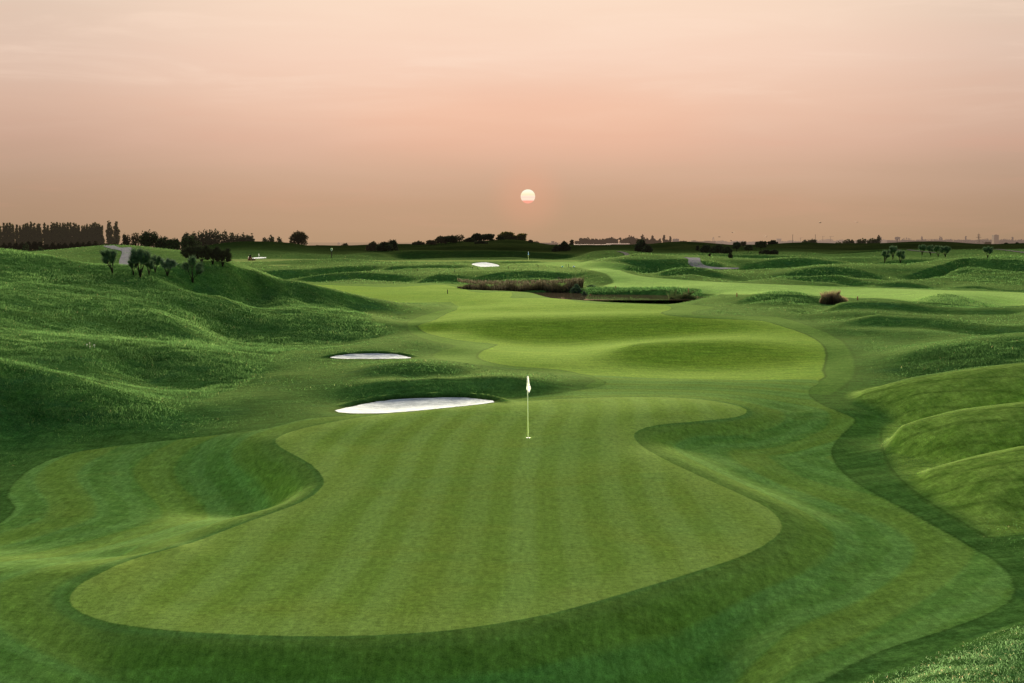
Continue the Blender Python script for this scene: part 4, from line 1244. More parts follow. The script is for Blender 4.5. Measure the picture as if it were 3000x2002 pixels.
def tree(u, vtop, vbase, wpx, kind, label, cat="tree", name="tree", d=None, n=900, shape="round", group=None, leaf=None, loose=1.0, trunkshare=0.25):
    SEED[0] += 1
    r = random.Random(SEED[0])
    q, h, sc = place(u, vtop, vbase, d)
    wd = wpx * sc
    root = empty(name, q, 0, label, cat, group)
    lobes, limbs = [], []
    if shape == "round":
        t = h * trunkshare
        k = 10
        lobes.append((0, 0, t + (h - t) * 0.50, wd * 0.38, wd * 0.38, (h - t) * 0.48))
        for i in range(k):
            a = 2 * math.pi * i / k + r.random()
            rr = wd * (0.15 + 0.12 * r.random())
            zz = t + (h - t) * (0.14 + 0.62 * ((i * 0.618) % 1.0))
            lobes.append((math.cos(a) * wd * 0.27, math.sin(a) * wd * 0.27, zz, rr, rr, (h - t) * 0.22))
            limbs.append(([(0, 0, t * 0.8), (math.cos(a) * wd * 0.12, math.sin(a) * wd * 0.12, (t + zz) / 2), (math.cos(a) * wd * 0.26, math.sin(a) * wd * 0.26, zz)], [h * 0.018, h * 0.012, h * 0.005]))
        limbs.append(([(0, 0, -0.3), (0, 0, t), (0, 0, h * 0.7)], [h * 0.035, h * 0.028, h * 0.01]))
    elif shape == "column":
        t = h * 0.10
        for i in range(7):
            f = i / 6
            rr = wd * 0.5 * (0.62 + 0.5 * math.sin(math.pi * min(1, f * 0.72 + 0.22))) * (0.8 if f > 0.9 else 1) * (0.8 + 0.4 * r.random())
            lobes.append(((r.random() - 0.5) * wd * 0.25, (r.random() - 0.5) * wd * 0.25, t + (h - t) * (0.08 + 0.84 * f), rr * 0.8, rr * 0.8, (h - t) * 0.13))
        limbs.append(([(0, 0, -0.5), (0, 0, h * 0.5), (0, 0, h * 0.9)], [h * 0.02, h * 0.014, h * 0.004]))
        for i in range(6):
            a = r.random() * 6.28; z0 = h * (0.2 + 0.1 * i)
            limbs.append(([(0, 0, z0), (math.cos(a) * wd * 0.2, math.sin(a) * wd * 0.2, z0 + h * 0.16)], [h * 0.007, h * 0.002]))
    else:                                                                    # bush down to the ground
        k = max(4, int(wpx / 9) + 2)
        for i in range(k):
            f = (i + 0.5) / k
            x = (f - 0.5) * wd * 0.72 + (r.random() - 0.5) * wd * 0.08
            hh = h * (0.55 + 0.45 * math.sin(math.pi * f)) * (0.80 + 0.2 * r.random())
            rr = max(wd / k * 0.85, wd * 0.14)
            lobes.append((x, (r.random() - 0.5) * wd * 0.25, hh * 0.5, rr, rr, hh * 0.5))
            limbs.append(([(0, 0, -0.3), (x * 0.7, 0, hh * 0.3), (x, 0, hh * 0.7)], [h * 0.03, h * 0.02, h * 0.006]))
        lobes.append((wd * 0.03, 0, h * 0.60, wd * 0.2, wd * 0.2, h * 0.38))
    limb_mesh(limbs, BARK, root, "trunk" if shape != "bush" else "stems")
    leaf_mesh("crown", lobes, n, (leaf or 1.5) * sc * 2.2, LEAF[kind], root, SEED[0], shell=0.45 / loose)
    return root


def broom(u, vtop, vbase, wpx, label, kind="broom", lean=0.0, d=None, n=1500, lobes_px=None, group=None):
    """upright broom shrub: bare forked stems below fans of thin twigs"""
    SEED[0] += 1
    r = random.Random(SEED[0])
    q, h, sc = place(u, vtop, vbase, d)
    wd = wpx * sc
    root = empty("broom_shrub", q, 0, label, "shrub", group)
    lobes, limbs = [], []
    if lobes_px is None:
        lobes_px = [(-0.34 + 0.12 * r.random(), 0.45 + 0.25 * r.random(), 0.17), (0.36 - 0.12 * r.random(), 0.45 + 0.25 * r.random(), 0.17), (-0.1 + 0.2 * r.random(), 0.80, 0.17), (-0.12, 0.58 + 0.1 * r.random(), 0.19), (0.15, 0.50 + 0.1 * r.random(), 0.18), (-0.26, 0.74 + 0.1 * r.random(), 0.12), (0.27, 0.74 + 0.1 * r.random(), 0.12)]
    for fx, fz, fr in lobes_px:
        x = fx * wd + lean * wd * fz; z = fz * h; y = (r.random() - 0.5) * wd * 0.4
        lobes.append((x, y, z, fr * wd, fr * wd, fr * wd * 1.25))
        limbs.append(([(0.02 * wd * fx, 0, -0.1), (x * 0.22 + lean * wd * 0.08, y * 0.2, h * 0.22), (x * 0.6, y * 0.6, z * 0.65), (x * 0.95, y, z)], [h * 0.022, h * 0.017, h * 0.011, h * 0.005]))
        for _ in range(3):
            e = (x + (r.random() - 0.5) * fr * wd * 1.4, y, z + fr * wd * (0.3 + r.random()))
            limbs.append(([(x * 0.6, y * 0.6, z * 0.65), e], [h * 0.007, h * 0.003]))
    limb_mesh(limbs, BARK, root, "stems")
    # fans of thin twigs, each springing from a limb and growing up and out
    g = np.random.default_rng(SEED[0])
    lb = np.array(lobes)
    n = int(n * 1.5)
    pick = g.integers(0, len(lb), n)
    d3 = g.normal(size=(n, 3)); d3 /= np.linalg.norm(d3, axis=1, keepdims=True)
    st = lb[pick, :3] + d3 * lb[pick, 3:] * (0.75 * g.random(n) ** 0.5)[:, None] * np.array([1, 1, 0.9])
    out_ = st / np.array([wd, wd, h]) - np.array([0, 0, 0.25])
    dr = out_ * np.array([1.3, 1.3, 0.9]) + np.array([0, 0, 0.55]) + 0.30 * g.normal(size=(n, 3))
    dr /= np.linalg.norm(dr, axis=1, keepdims=True)
    ln = (0.12 + 0.22 * g.random(n) ** 1.5)[:, None] * h
    sd_ = np.cross(dr, g.normal(size=(n, 3))); sd_ /= np.linalg.norm(sd_, axis=1, keepdims=True)
    sd_ *= 0.42 * sc
    V = np.stack([st - sd_, st + sd_, st + dr * ln * 0.7 + sd_ * 0.8, st + dr * ln], 1).reshape(-1, 3)
    np_mesh("twigs", V, np.arange(4 * n).reshape(n, 4), LEAF[kind], root, False)
    return root


# shrubs on the left hill
G1 = "broom shrubs on the left hill"
broom(259, 575, 629, 36, "leaning broom shrub on the left hill in front of the gravel path, farthest left", lean=-0.28, group=G1)
broom(322, 575, 637, 46, "tallest broom shrub on the left hill with two bare forked stems", group=G1, n=2200)
broom(306, 597, 632, 24, "low dark broom shrub tucked at the left foot of the tallest broom shrub", group=G1, n=800)
broom(342, 598, 633, 24, "upright narrow broom shrub just right of the tallest broom shrub", group=G1, n=900)
broom(356, 589, 626, 32, "dark broom shrub behind the greyish one, right part of the left clump", group=G1, n=1000)
broom(384, 597, 634, 40, "greyish broom shrub at the right end of the left hill's clump", "broomgrey", group=G1, n=1500)
broom(442, 596, 649, 40, "lone broom shrub with thin bare stems standing lowest on the left hill", "broom", group=G1, n=1500,
      lobes_px=[(-0.30, 0.62, 0.20), (0.30, 0.60, 0.24), (0.05, 0.86, 0.20), (0.38, 0.42, 0.12), (-0.1, 0.8, 0.16)])
HEDGE = [(-0.38, 0.55, 0.2), (-0.15, 0.72, 0.22), (0.12, 0.66, 0.24), (0.36, 0.55, 0.2), (0.0, 0.45, 0.24), (-0.3, 0.36, 0.16), (0.3, 0.36, 0.16), (0.25, 0.8, 0.14)]
G2 = "dark hedge bushes on the left hill crest"
broom(440, 566, 602, 40, "dark hedge bush at the left end of the crest hedge on the left hill", "dark", group=G2, n=1900, lobes_px=HEDGE)
broom(463, 566, 604, 40, "dark hedge bush second from the left in the crest hedge", "dark", group=G2, n=1900, lobes_px=HEDGE)
broom(488, 569, 607, 36, "dark hedge bush second from the right in the crest hedge", "dark", group=G2, n=1900, lobes_px=HEDGE)
broom(511, 572, 612, 36, "dark hedge bush at the right end of the crest hedge, with bare stems below", "dark", group=G2, n=1900, lobes_px=HEDGE)
tree(341, 529, 575, 54, "dark", "broad dark pine on the skyline right of the two poplars", name="pine_tree", d=232, n=2200, leaf=1.6)
tree(374, 541, 578, 42, "dark", "dark tree right of the broad pine on the left skyline", d=234, n=1500)
tree(399, 546, 584, 36, "dark", "small dark tree with bare stems at the foot, left of the crest hedge", d=228, n=1300)
tree(432, 536, 592, 34, "dark", "dark tree rising behind the left end of the crest hedge", d=236, n=1300)
tree(452, 549, 590, 30, "dark", "rounded dark tree behind the middle of the crest hedge", "tree", d=236, n=1100)
tree(58, 556, 574, 44, "dark", "dark bush before the poplar row at the far left", "bush", "bush", d=300, n=700, shape="bush")
tree(92, 566, 592, 40, "dark", "lower dark bush in the dip before the poplar row", "bush", "bush", d=300, n=700, shape="bush")
tree(130, 574, 594, 36, "dark", "small dark bush at the bottom of the dip, left of the mound", "bush", "bush", d=290, n=500, shape="bush")

# the poplar row
pop = [(2, 522), (10, 515), (17, 513), (24, 514.5), (31, 517), (40, 518), (48, 521), (54, 517), (60, 515), (66, 514), (73, 512.5), (80, 515), (87, 517.5), (93, 515.5),
       (103, 514.5), (111, 519), (119, 513), (126, 512), (133, 513), (139, 514.5), (145, 514.5), (150, 514.8), (156, 513), (163, 512.5), (171, 513), (176, 516),
       (182.5, 519), (190, 521), (195, 519.5), (201, 516), (207, 518), (213.5, 515), (219.5, 513), (224, 515), (229, 516.5), (234, 520)]
for u, v in pop:
    tree(u, v - 0.5, 577, 9.0 + (u * 7) % 5, "poplar", "tall slim poplar in the dense row on the far left skyline", "poplar", "poplar_tree", 900, 520, "column", "poplars in the dense left row", 2.1)
for u in range(6, 236, 14):
    tree(u + 3, 551 + (u * 7) % 9, 577, 20, "brown", "low dark hedgerow tree under the dense poplar row", "tree", "hedgerow_tree", 880, 220, "bush", "hedgerow under the poplars", 2.0)
tree(253, 509.5, 577, 17, "poplar", "left of the two poplars standing apart, pointed top", "poplar", "poplar_tree", 900, 750, "column", None, 2.0)
tree(268, 511, 577, 17, "poplar", "right of the two poplars standing apart, rounder top", "poplar", "poplar_tree", 900, 750, "column", None, 2.0)
tree(286, 534, 577, 12, "brown", "small sparse tree just right of the two separate poplars", d=860, n=260, leaf=1.6)
tree(295, 538, 577, 11, "brown", "smallest sparse tree between the two poplars and the birch", d=860, n=240, leaf=1.6)
tree(311, 531, 577, 22, "brown", "loose airy birch left of the broad dark pine", "birch", "birch_tree", 860, 420, leaf=1.4)
for k, (u, v, wpx) in enumerate([(246, 556, 24), (262, 558, 24), (282, 557, 26), (304, 556, 28)]):
    tree(u, v, 578, wpx, "brown", "low dark growth at the foot of the two separate poplars", "bush", "bush", 850, 260, "bush", "growth under the separate poplars", 1.8)

# wood beyond the left hill
WD = "trees of the dense wood left of centre"
for k, (u, v, wpx) in enumerate([(424, 534, 18), (431, 530, 18), (446, 531, 18), (459, 531, 22), (471, 526, 22), (484, 524, 20), (497, 525, 22), (514, 526.5, 24), (532, 532.5, 22), (545, 536, 22),
                                 (558, 535, 20), (569, 537.5, 20), (578, 536.5, 16)]):
    tree(u, v, 563 if k < 10 else 558, wpx, "wood", "dense dark tree in the wood behind the left centre hill", d=620, n=650, leaf=1.6, group=WD, trunkshare=0.1)
tree(607, 543, 558, 22, "wood", "left part of the low leafy bush between the wood and the round tree", "bush", "bush", 560, 420, "bush")
tree(622, 537.5, 558, 30, "wood", "taller middle bush between the wood and the round tree", "bush", "bush", 560, 600, "bush")
tree(640, 543, 557, 28, "wood", "right low bush beside the round skyline tree", "bush", "bush", 560, 420, "bush")
tree(685, 529, 562, 42, "brown", "large round dark tree alone on the skyline left of centre", d=470, n=2600, leaf=1.3, trunkshare=0.05)
tree(792, 557.5, 569, 24, "brown", "small rounded bush in the skyline dip, beside a hazy tower", "bush", "bush", 560, 500, "bush")
tree(729, 566, 569.5, 10, "brown", "tiny bush on the slope right of the large round tree", "bush", "bush", 520, 120, "bush")

# bushes on the central skyline
tree(856, 554, 581, 36, "brown", "left bush of the big dark skyline clump, lighter and rounder", "bush", "bush", 430, 1300, "bush")
tree(882, 554, 584, 46, "dark", "middle bush of the big dark skyline clump", "bush", "bush", 425, 1500, "bush")
tree(901, 548.5, 578, 28, "dark", "tallest right bush of the big dark skyline clump", d=432, n=1000, trunkshare=0.1)
tree(960, 553.5, 566, 30, "brown", "low spreading bush left of the hilltop trees", "bush", "bush", 505, 500, "bush")
tree(990, 551, 567, 26, "brown", "lowest left tree of the left hilltop group", d=500, n=600, trunkshare=0.12)
tree(1013, 541.5, 566, 32, "brown", "tree with rugged top in the left hilltop group", d=508, n=1000, trunkshare=0.12)
tree(1034, 540, 566, 38, "dark", "widest dark tree of the left hilltop group", d=508, n=1300, trunkshare=0.1)
tree(1054, 537.5, 558, 26, "brown", "thin ragged tree with bare twigs at the right of the left hilltop group", d=512, n=380, leaf=1.2, trunkshare=0.2)
tree(1077, 548.5, 566, 30, "dark", "low bush at the left foot of the right hilltop group", "bush", "bush", 515, 700, "bush")
tree(1094, 535, 562, 30, "dark", "left tall dark tree of the right hilltop group", d=522, n=1200, trunkshare=0.1)
tree(1119, 536.5, 562, 34, "dark", "right broad dark tree of the right hilltop group", d=524, n=1400, trunkshare=0.08)
tree(1104, 557, 568, 38, "dark", "low bush below the right hilltop group", "bush", "bush", 490, 700, "bush")
tree(1148, 546, 560, 20, "dark", "small dark bush at the left of the olive trees", "bush", "bush", 528, 400, "bush")
tree(1160, 532, 560, 38, "olive", "large olive tinted tree, left of the olive trees below the sun", d=540, n=1700, trunkshare=0.08)
tree(1180, 540, 560, 26, "olive", "sparser olive tree in the middle of the olive trees", d=542, n=600, trunkshare=0.15)
tree(1197, 535.5, 562, 28, "olive", "rounded olive tree at the right of the olive trees", d=540, n=1000, trunkshare=0.1)
tree(1217, 556, 566, 12, "brown", "tiny bush on the slope right of the olive trees", "bush", "bush", 520, 260, "bush")
tree(1230, 554.5, 562, 16, "haze2", "hazy rounded tree beside the far warehouse", d=1000, n=250)
tree(1276, 562, 577, 22, "dark", "small left bush of the dark pair beside the warehouse", "bush", "bush", 440, 600, "bush")
tree(1294, 554, 579, 36, "dark", "large round bush of the dark pair right of the warehouse", "bush", "bush", 440, 1500, "bush")
tree(1312, 550.5, 566, 11, "brown", "small pointed spruce behind the dark bush pair", "spruce", "spruce_tree", 560, 300, "column")
tree(1472, 548, 580, 40, "dark", "big spreading bush with ragged top before the far tree band", "bush", "bush", 400, 1700, "bush")
tree(1466, 546.5, 572, 14, "brown", "sparse twiggy growth rising from the big spreading bush", d=404, n=260, trunkshare=0.3)
tree(1486, 560, 583, 26, "dark", "low right shoulder bush of the big spreading bush", "bush", "bush", 396, 700, "bush")

# hazy tree band right of centre
FW = "hazy trees of the far band right of centre"
band = [(1325, 553, 10), (1334, 545.5, 9), (1340, 546.5, 9), (1347, 545, 11), (1358, 548, 14), (1367, 548.5, 13), (1375, 549.5, 14), (1383, 548.5, 14), (1393, 546.8, 14), (1402, 544, 18),
        (1412, 548, 12), (1430, 549, 16), (1439, 545, 16), (1447, 541, 18), (1455, 545, 16), (1464, 548, 14), (1482, 546, 12), (1490, 550, 12), (1507, 551, 12), (1530, 551, 12), (1568, 553, 14)]
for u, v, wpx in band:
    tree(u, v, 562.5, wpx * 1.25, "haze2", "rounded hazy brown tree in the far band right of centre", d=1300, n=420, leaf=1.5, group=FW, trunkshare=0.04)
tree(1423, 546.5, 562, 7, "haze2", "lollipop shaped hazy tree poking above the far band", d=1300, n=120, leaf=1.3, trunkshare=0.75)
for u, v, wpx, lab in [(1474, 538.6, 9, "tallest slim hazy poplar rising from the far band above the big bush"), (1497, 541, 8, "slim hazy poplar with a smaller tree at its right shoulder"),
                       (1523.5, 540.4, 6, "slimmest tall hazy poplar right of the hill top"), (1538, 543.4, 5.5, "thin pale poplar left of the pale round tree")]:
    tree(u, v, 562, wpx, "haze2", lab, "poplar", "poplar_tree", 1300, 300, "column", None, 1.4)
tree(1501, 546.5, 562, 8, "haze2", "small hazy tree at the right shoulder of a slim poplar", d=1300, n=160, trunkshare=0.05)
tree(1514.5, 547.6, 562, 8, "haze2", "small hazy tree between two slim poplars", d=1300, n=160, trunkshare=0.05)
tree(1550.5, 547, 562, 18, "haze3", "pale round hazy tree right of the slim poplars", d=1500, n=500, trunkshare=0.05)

# bushes on the right dune
RD = "bushes on the right dune"
tree(1601, 562.5, 575, 9, "dark", "small dark bush at the left end of the right dune bushes", "bush", "bush", None, 300, "bush")
tree(1622, 561, 580, 34, "dark", "left half of the long dark bush on the right dune", "bush", "bush", None, 1200, "bush")
tree(1648, 560, 581, 44, "dark", "right half of the long dark bush on the right dune", "bush", "bush", None, 1500, "bush")
tree(1668, 564, 582, 26, "dark", "low end bush right of the long dark bush", "bush", "bush", None, 700, "bush")
tree(1690, 555.5, 577, 20, "dark", "upright dark tree with forked stems right of the long bush", d=410, n=800, trunkshare=0.35)
tree(1706, 553.7, 568, 16, "brown", "pale airy tree between two dark dune trees", d=470, n=260, leaf=1.3)
tree(1717, 562, 583, 22, "dark", "rounded dark tree with bare stems in the middle of the right dune", d=380, n=800, trunkshare=0.35)
tree(1746, 553, 579, 30, "dark", "taller spreading dark tree with forked stems on the right dune", d=400, n=1000, trunkshare=0.42)
tree(1756, 572, 584, 34, "dark", "low dark bush below the taller spreading tree", "bush", "bush", None, 700, "bush")
tree(1776, 573, 584, 22, "dark", "square dark bush at the right end of the low bushes", "bush", "bush", None, 600, "bush")
tree(1773, 551, 560, 26, "dark", "dark rounded bush peeping over the right dune crest", "bush", "bush", 520, 600, "bush")
tree(1676, 579, 592, 10, "dark", "small dark bush standing low in front of the right dune", "bush", "bush", None, 400, "bush")
tree(1629, 582, 588, 5, "dark", "tiny dark shrub below the long dark bush", "bush", "bush", None, 120, "bush")
tree(1850, 549, 568, 22, "wood", "left leafy tree of the pair left of the right hilltop", d=640, n=700, trunkshare=0.12)
tree(1864, 548, 568, 20, "wood", "taller right leafy tree of the pair left of the right hilltop", d=640, n=700, trunkshare=0.12)
tree(1878, 556.5, 569, 20, "wood", "low bush right of the leafy tree pair", "bush", "bush", 635, 400, "bush")
tree(1924, 555, 570, 24, "wood", "low left tree of the dark wood on the right skyline", d=630, n=700, trunkshare=0.05)
tree(1947, 548.5, 570, 34, "wood", "broad middle tree of the dark wood on the right skyline", d=630, n=1100, trunkshare=0.05)
tree(1976, 547, 568, 28, "wood", "rounded tree second from right in the right skyline wood", d=628, n=900, trunkshare=0.05)
tree(2002, 546, 567, 28, "wood", "tall right tree of the right skyline wood", d=626, n=900, trunkshare=0.05)
tree(2015, 541.5, 566, 14, "wood", "pointed tree at the right end of the right skyline wood", d=626, n=350, shape="column")
G3 = "broom shrubs on the right hill"
broom(2030, 577, 604, 18, "thin leaning broom shrub, leftmost on the right hill", lean=0.15, group=G3, n=700)
broom(2049, 566, 596, 18, "tall forked broom shrub behind the leftmost pair on the right hill", group=G3, n=800)
broom(2066, 577, 606, 20, "rounded broom shrub with a thin straight stem, lowest on the right hill", group=G3, n=800)
broom(2116, 563, 586, 18, "slim broom shrub at the left of the right hill's middle clump", group=G3, n=700)
broom(2135, 565, 587, 16, "small broom shrub second from left in the right hill's middle clump", group=G3, n=650)
broom(2153, 566, 590, 22, "dense broom shrub second from right in the right hill's middle clump", group=G3, n=900)
broom(2169, 567, 590, 24, "dense broom shrub at the right end of the right hill's middle clump", group=G3, n=900)
broom(2267, 568, 593, 25, "lone spreading broom shrub near the right edge", group=G3, n=1000)
tree(2309, 559.5, 563, 8, "dark", "left of two tiny dark bushes on the far right crest", "bush", "bush", 480, 120, "bush")
tree(2334, 560.5, 564, 7, "dark", "right of two tiny dark bushes on the far right crest", "bush", "bush", 480, 120, "bush")

# hazy country on the right
FH = "palest trees of the far right horizon"
rr_ = random.Random(5)
u = 1590.0
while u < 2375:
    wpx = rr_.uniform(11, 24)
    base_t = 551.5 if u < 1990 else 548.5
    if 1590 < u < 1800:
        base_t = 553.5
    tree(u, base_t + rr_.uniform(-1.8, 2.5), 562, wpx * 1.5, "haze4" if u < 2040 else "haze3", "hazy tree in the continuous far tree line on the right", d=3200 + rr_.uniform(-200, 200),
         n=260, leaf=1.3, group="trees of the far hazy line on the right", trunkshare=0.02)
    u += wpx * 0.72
tree(2059, 543.5, 556, 13, "haze3", "umbrella shaped hazy tree on the far right horizon", d=3000, n=260, leaf=1.2, trunkshare=0.45)
for u, v, lab in [(2116, 543.5, "taller spike-like hazy tree of the pair on the far right horizon"), (2157, 542.5, "left pointed hazy tree of the close pair near the pylon"), (2161, 544, "right pointed hazy tree of the close pair near the pylon"),
                  (2021.5, 544, "thin hazy tree just right of the dark wood"), (2324, 543, "thin hazy tree right of the far tower block"), (2216, 542.5, "thin hazy spire-like tree left of the pylon")]:
    tree(u, v, 556, 4.5, "haze3", lab, "poplar", "poplar_tree", 3000, 90, "column", None, 1.1)
tree(2264, 555.5, 562, 9, "haze2", "left of the two round dark trees in the mist at far right", d=1700, n=260, trunkshare=0.02)
tree(2270, 555.8, 562, 9, "haze2", "right of the two round dark trees in the mist at far right", d=1700, n=260, trunkshare=0.02)
tree(2318, 553, 562, 18, "haze3", "rounded misty tree at the far right, left of the last one", d=1900, n=300, trunkshare=0.02)
tree(2341, 551, 562, 22, "haze3", "large misty tree at the very right edge", d=1900, n=350, trunkshare=0.02)
for u, v in [(2112, 557), (2120, 556), (2128, 555.5), (2138, 555), (2147, 555.5)]:
    tree(u, v, 562, 11, "haze3", "low misty tree behind the right hill crest", d=1600, n=140, group="low misty trees behind the right crest", trunkshare=0.02)

# far buildings, masts and pylon
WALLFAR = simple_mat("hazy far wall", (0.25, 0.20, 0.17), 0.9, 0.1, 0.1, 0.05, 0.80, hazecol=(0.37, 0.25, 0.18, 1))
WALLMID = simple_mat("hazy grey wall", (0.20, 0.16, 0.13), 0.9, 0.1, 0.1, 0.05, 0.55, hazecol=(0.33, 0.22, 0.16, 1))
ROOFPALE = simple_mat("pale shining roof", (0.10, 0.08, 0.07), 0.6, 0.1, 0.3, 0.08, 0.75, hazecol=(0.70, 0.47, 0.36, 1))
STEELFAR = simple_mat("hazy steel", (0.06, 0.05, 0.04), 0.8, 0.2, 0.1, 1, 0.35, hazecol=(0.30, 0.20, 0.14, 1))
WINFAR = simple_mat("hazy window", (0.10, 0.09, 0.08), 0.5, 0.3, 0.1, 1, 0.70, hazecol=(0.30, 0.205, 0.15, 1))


def far_block(name, cat, label, u0, u1, vt, vb, d, depth, wall, extra=None, rows_=0, cols_=0, flat_roof=True, roofmat=None):
    x0, x1 = xof(u0, vb, d), xof(u1, vb, d)
    zt, zb = zof(vt, d), zof(vb, d) - 3
    root = empty(name, ((x0 + x1) / 2, d, zb), 0, label, cat)
    wd, ht = x1 - x0, zt - zb
    rt = ht * 0.06
    mb = MB(); mb.box((0, depth / 2, (ht - rt) / 2), (wd, depth, ht - rt)); mb.build("wall", wall, root)
    mb = MB(); mb.box((0, depth / 2, ht - rt / 2 + 0.01), (wd * 1.015, depth * 1.015, rt)); rf = mb.build("roof", roofmat or wall, root)
    vis = zt - zof(vb, d)
    for i in range(rows_):
        mb = MB()
        for j in range(cols_):
            mb.box((-wd / 2 + wd * (j + 0.5) / cols_, -0.05, ht - rt - vis * (i + 0.6) / rows_ * 0.9), (wd / cols_ * 0.55, 0.25, vis / rows_ * 0.38))
        mb.build("window_row", WINFAR, root)
    if extra:
        for (fu, fw, fh) in extra:
            mb = MB(); mb.box((wd * fu, depth / 2, ht + fh * d / F / 2), (fw * d / F, depth * 0.5, fh * d / F)); mb.build("roof_house", wall, rf)
    return root


far_block("tower_block", "building", "pale hazy tower standing alone in the skyline dip left of centre", 774.5, 780, 557.5, 569, 4000, 10, WALLFAR, [(0, 2.2, 1.5)], 5, 3)
far_block("warehouse", "building", "long low hazy warehouse right of the olive trees below the sun", 1222, 1281, 557.5, 566, 1500, 30, WALLMID, [(0.30, 7, 4.0), (0.42, 3.5, 2.2)], 1, 8)
far_block("long_shed", "building", "long pale shining roof at the foot of the far tree band", 1306, 1404, 561.3, 565, 900, 22, WALLMID, None, 0, 0, True, ROOFPALE)
far_block("long_shed", "building", "shorter pale shining roof right of and above the long one", 1396, 1445, 559.0, 562.5, 960, 22, WALLMID, None, 0, 0, True, ROOFPALE)
far_block("low_house", "building", "low grey house in front of the long pale roof", 1384, 1404, 563.2, 567.5, 800, 10, WALLMID, None, 1, 3)
far_block("far_hall", "building", "broad hazy hall with two low peaks on the far right horizon", 1586, 1642, 554.0, 561, 2600, 40, WALLMID, [(-0.35, 8, 2.0), (0.2, 14, 1.2)], 1, 9)
far_block("tower_block", "building", "pale hazy block with flat roof left of the two masts", 1783, 1793, 548.8, 560, 4200, 14, WALLFAR, [(0.0, 12, 0.9)], 4, 4)
far_block("tower_block", "building", "grey square tower block right of the pylon on the far horizon", 2281, 2292, 539.5, 556, 3000, 14, WALLMID, [(0.1, 4, 1.0)], 7, 5)
far_block("far_hall", "building", "pale hazy hall roof between the mast and the dark wood", 1885, 1912, 550.0, 560, 4200, 30, WALLFAR, [(0.2, 12, 1.0)], 1, 6)
# arched monument
d_ = 4200
root = empty("arched_tower", (xof(1637, 556, d_), d_, zof(560, d_)), 0, "pale arch shaped tower far away left of the birds", "tower")
s_ = d_ / F
mb = MB(); mb.tube([(-1.6 * s_, 0, 0), (-1.5 * s_, 0, 10 * s_), (-0.8 * s_, 0, 14.5 * s_), (0, 0, 15.8 * s_), (0.8 * s_, 0, 14.5 * s_), (1.5 * s_, 0, 10 * s_), (1.6 * s_, 0, 0)], [0.7 * s_] * 7, 6); mb.build("arch", WALLFAR, root)
mb = MB(); mb.box((0, 0, 11.5 * s_), (2.4 * s_, 1.0 * s_, 0.8 * s_)); mb.build("cross_beam", WALLFAR, root)
for u, vt, lab in ((1819, 538.8, "left of the two thin tall masts on the right horizon"), (1871, 538.6, "right of the two thin tall masts, rising beside the leafy tree pair")):
    d_ = 1500
    q = Vector((xof(u, 562, d_), d_, zof(564, d_))); h_ = zof(vt, d_) - q.z
    root = empty("mast", q, 0, lab, "mast", "masts on the right horizon")
    mb = MB(); mb.tube([(0, 0, -1), (0, 0, h_ * 0.6), (0, 0, h_)], [0.28, 0.24, 0.2], 8); mb.build("pole", STEELFAR, root)
    mb = MB(); mb.box((0, 0, h_ - 0.15), (0.9, 0.9, 0.3)); mb.build("lamp_head", STEELFAR, root)
# pylon
d_ = 2600; s_ = d_ / F
q = Vector((xof(2245.8, 560, d_), d_, zof(560, d_))); h_ = zof(534.5, d_) - q.z
root = empty("power_pylon", q, 0, "lattice power pylon with two pairs of arms on the far right horizon", "pylon")
mb = MB(); wb = 2.4 * s_
for sx_ in (-1, 1):
    for sy_ in (-1, 1):
        mb.tube([(sx_ * wb, sy_ * wb, 0), (sx_ * wb * 0.3, sy_ * wb * 0.3, h_ * 0.62), (0, 0, h_)], [0.32, 0.26, 0.2], 5)
for k in range(7):
    f0, f1 = k / 7 * 0.62, (k + 1) / 7 * 0.62
    w0, w1 = wb * (1 - 0.7 * f0 / 0.62), wb * (1 - 0.7 * f1 / 0.62)
    mb.tube([(-w0, -w0, h_ * f0), (w1, -w1, h_ * f1)], [0.14, 0.14], 4); mb.tube([(w0, -w0, h_ * f0), (-w1, -w1, h_ * f1)], [0.14, 0.14], 4)
mb.build("lattice_tower", STEELFAR, root)
for f, half in ((0.80, 3.4), (0.60, 5.6)):
    mb = MB(); mb.tube([(-half * s_, 0, h_ * f), (0, 0, h_ * f + 0.9), (half * s_, 0, h_ * f)], [0.16, 0.40, 0.16], 5); mb.tube([(-half * s_, 0, h_ * f), (half * s_, 0, h_ * f)], [0.2, 0.2], 5)
    ar = mb.build("arm", STEELFAR, root)
    for sx_ in (-0.98, -0.55, 0.55, 0.98):
        mb = MB(); mb.tube([(half * s_ * sx_, 0, h_ * f), (half * s_ * sx_, 0, h_ * f - 1.4 * s_)], [0.16, 0.22], 5); mb.build("insulator", STEELFAR, ar)
# construction cranes, faint
for u, vt, half, lab in ((1837, 546.5, 6, "faint tower crane with a short jib left of the leafy tree pair"), (1906, 543.5, 8, "faint tower crane with a long jib above the pale hall"), (1888, 543, 5, "faint small tower crane right of the second mast")):
    d_ = 4000; s_ = d_ / F
    q = Vector((xof(u, 560, d_), d_, zof(560, d_))); h_ = zof(vt, d_) - q.z
    root = empty("tower_crane", q, 0, lab, "crane", "faint cranes on the right horizon")
    mb = MB(); mb.tube([(0, 0, 0), (0, 0, h_)], [0.45, 0.45], 4); mb.build("tower", WALLMID, root)
    mb = MB(); mb.tube([(-half * 0.4 * s_, 0, h_), (half * s_, 0, h_ + 0.8)], [0.4, 0.35], 4); mb.build("jib", WALLMID, root)

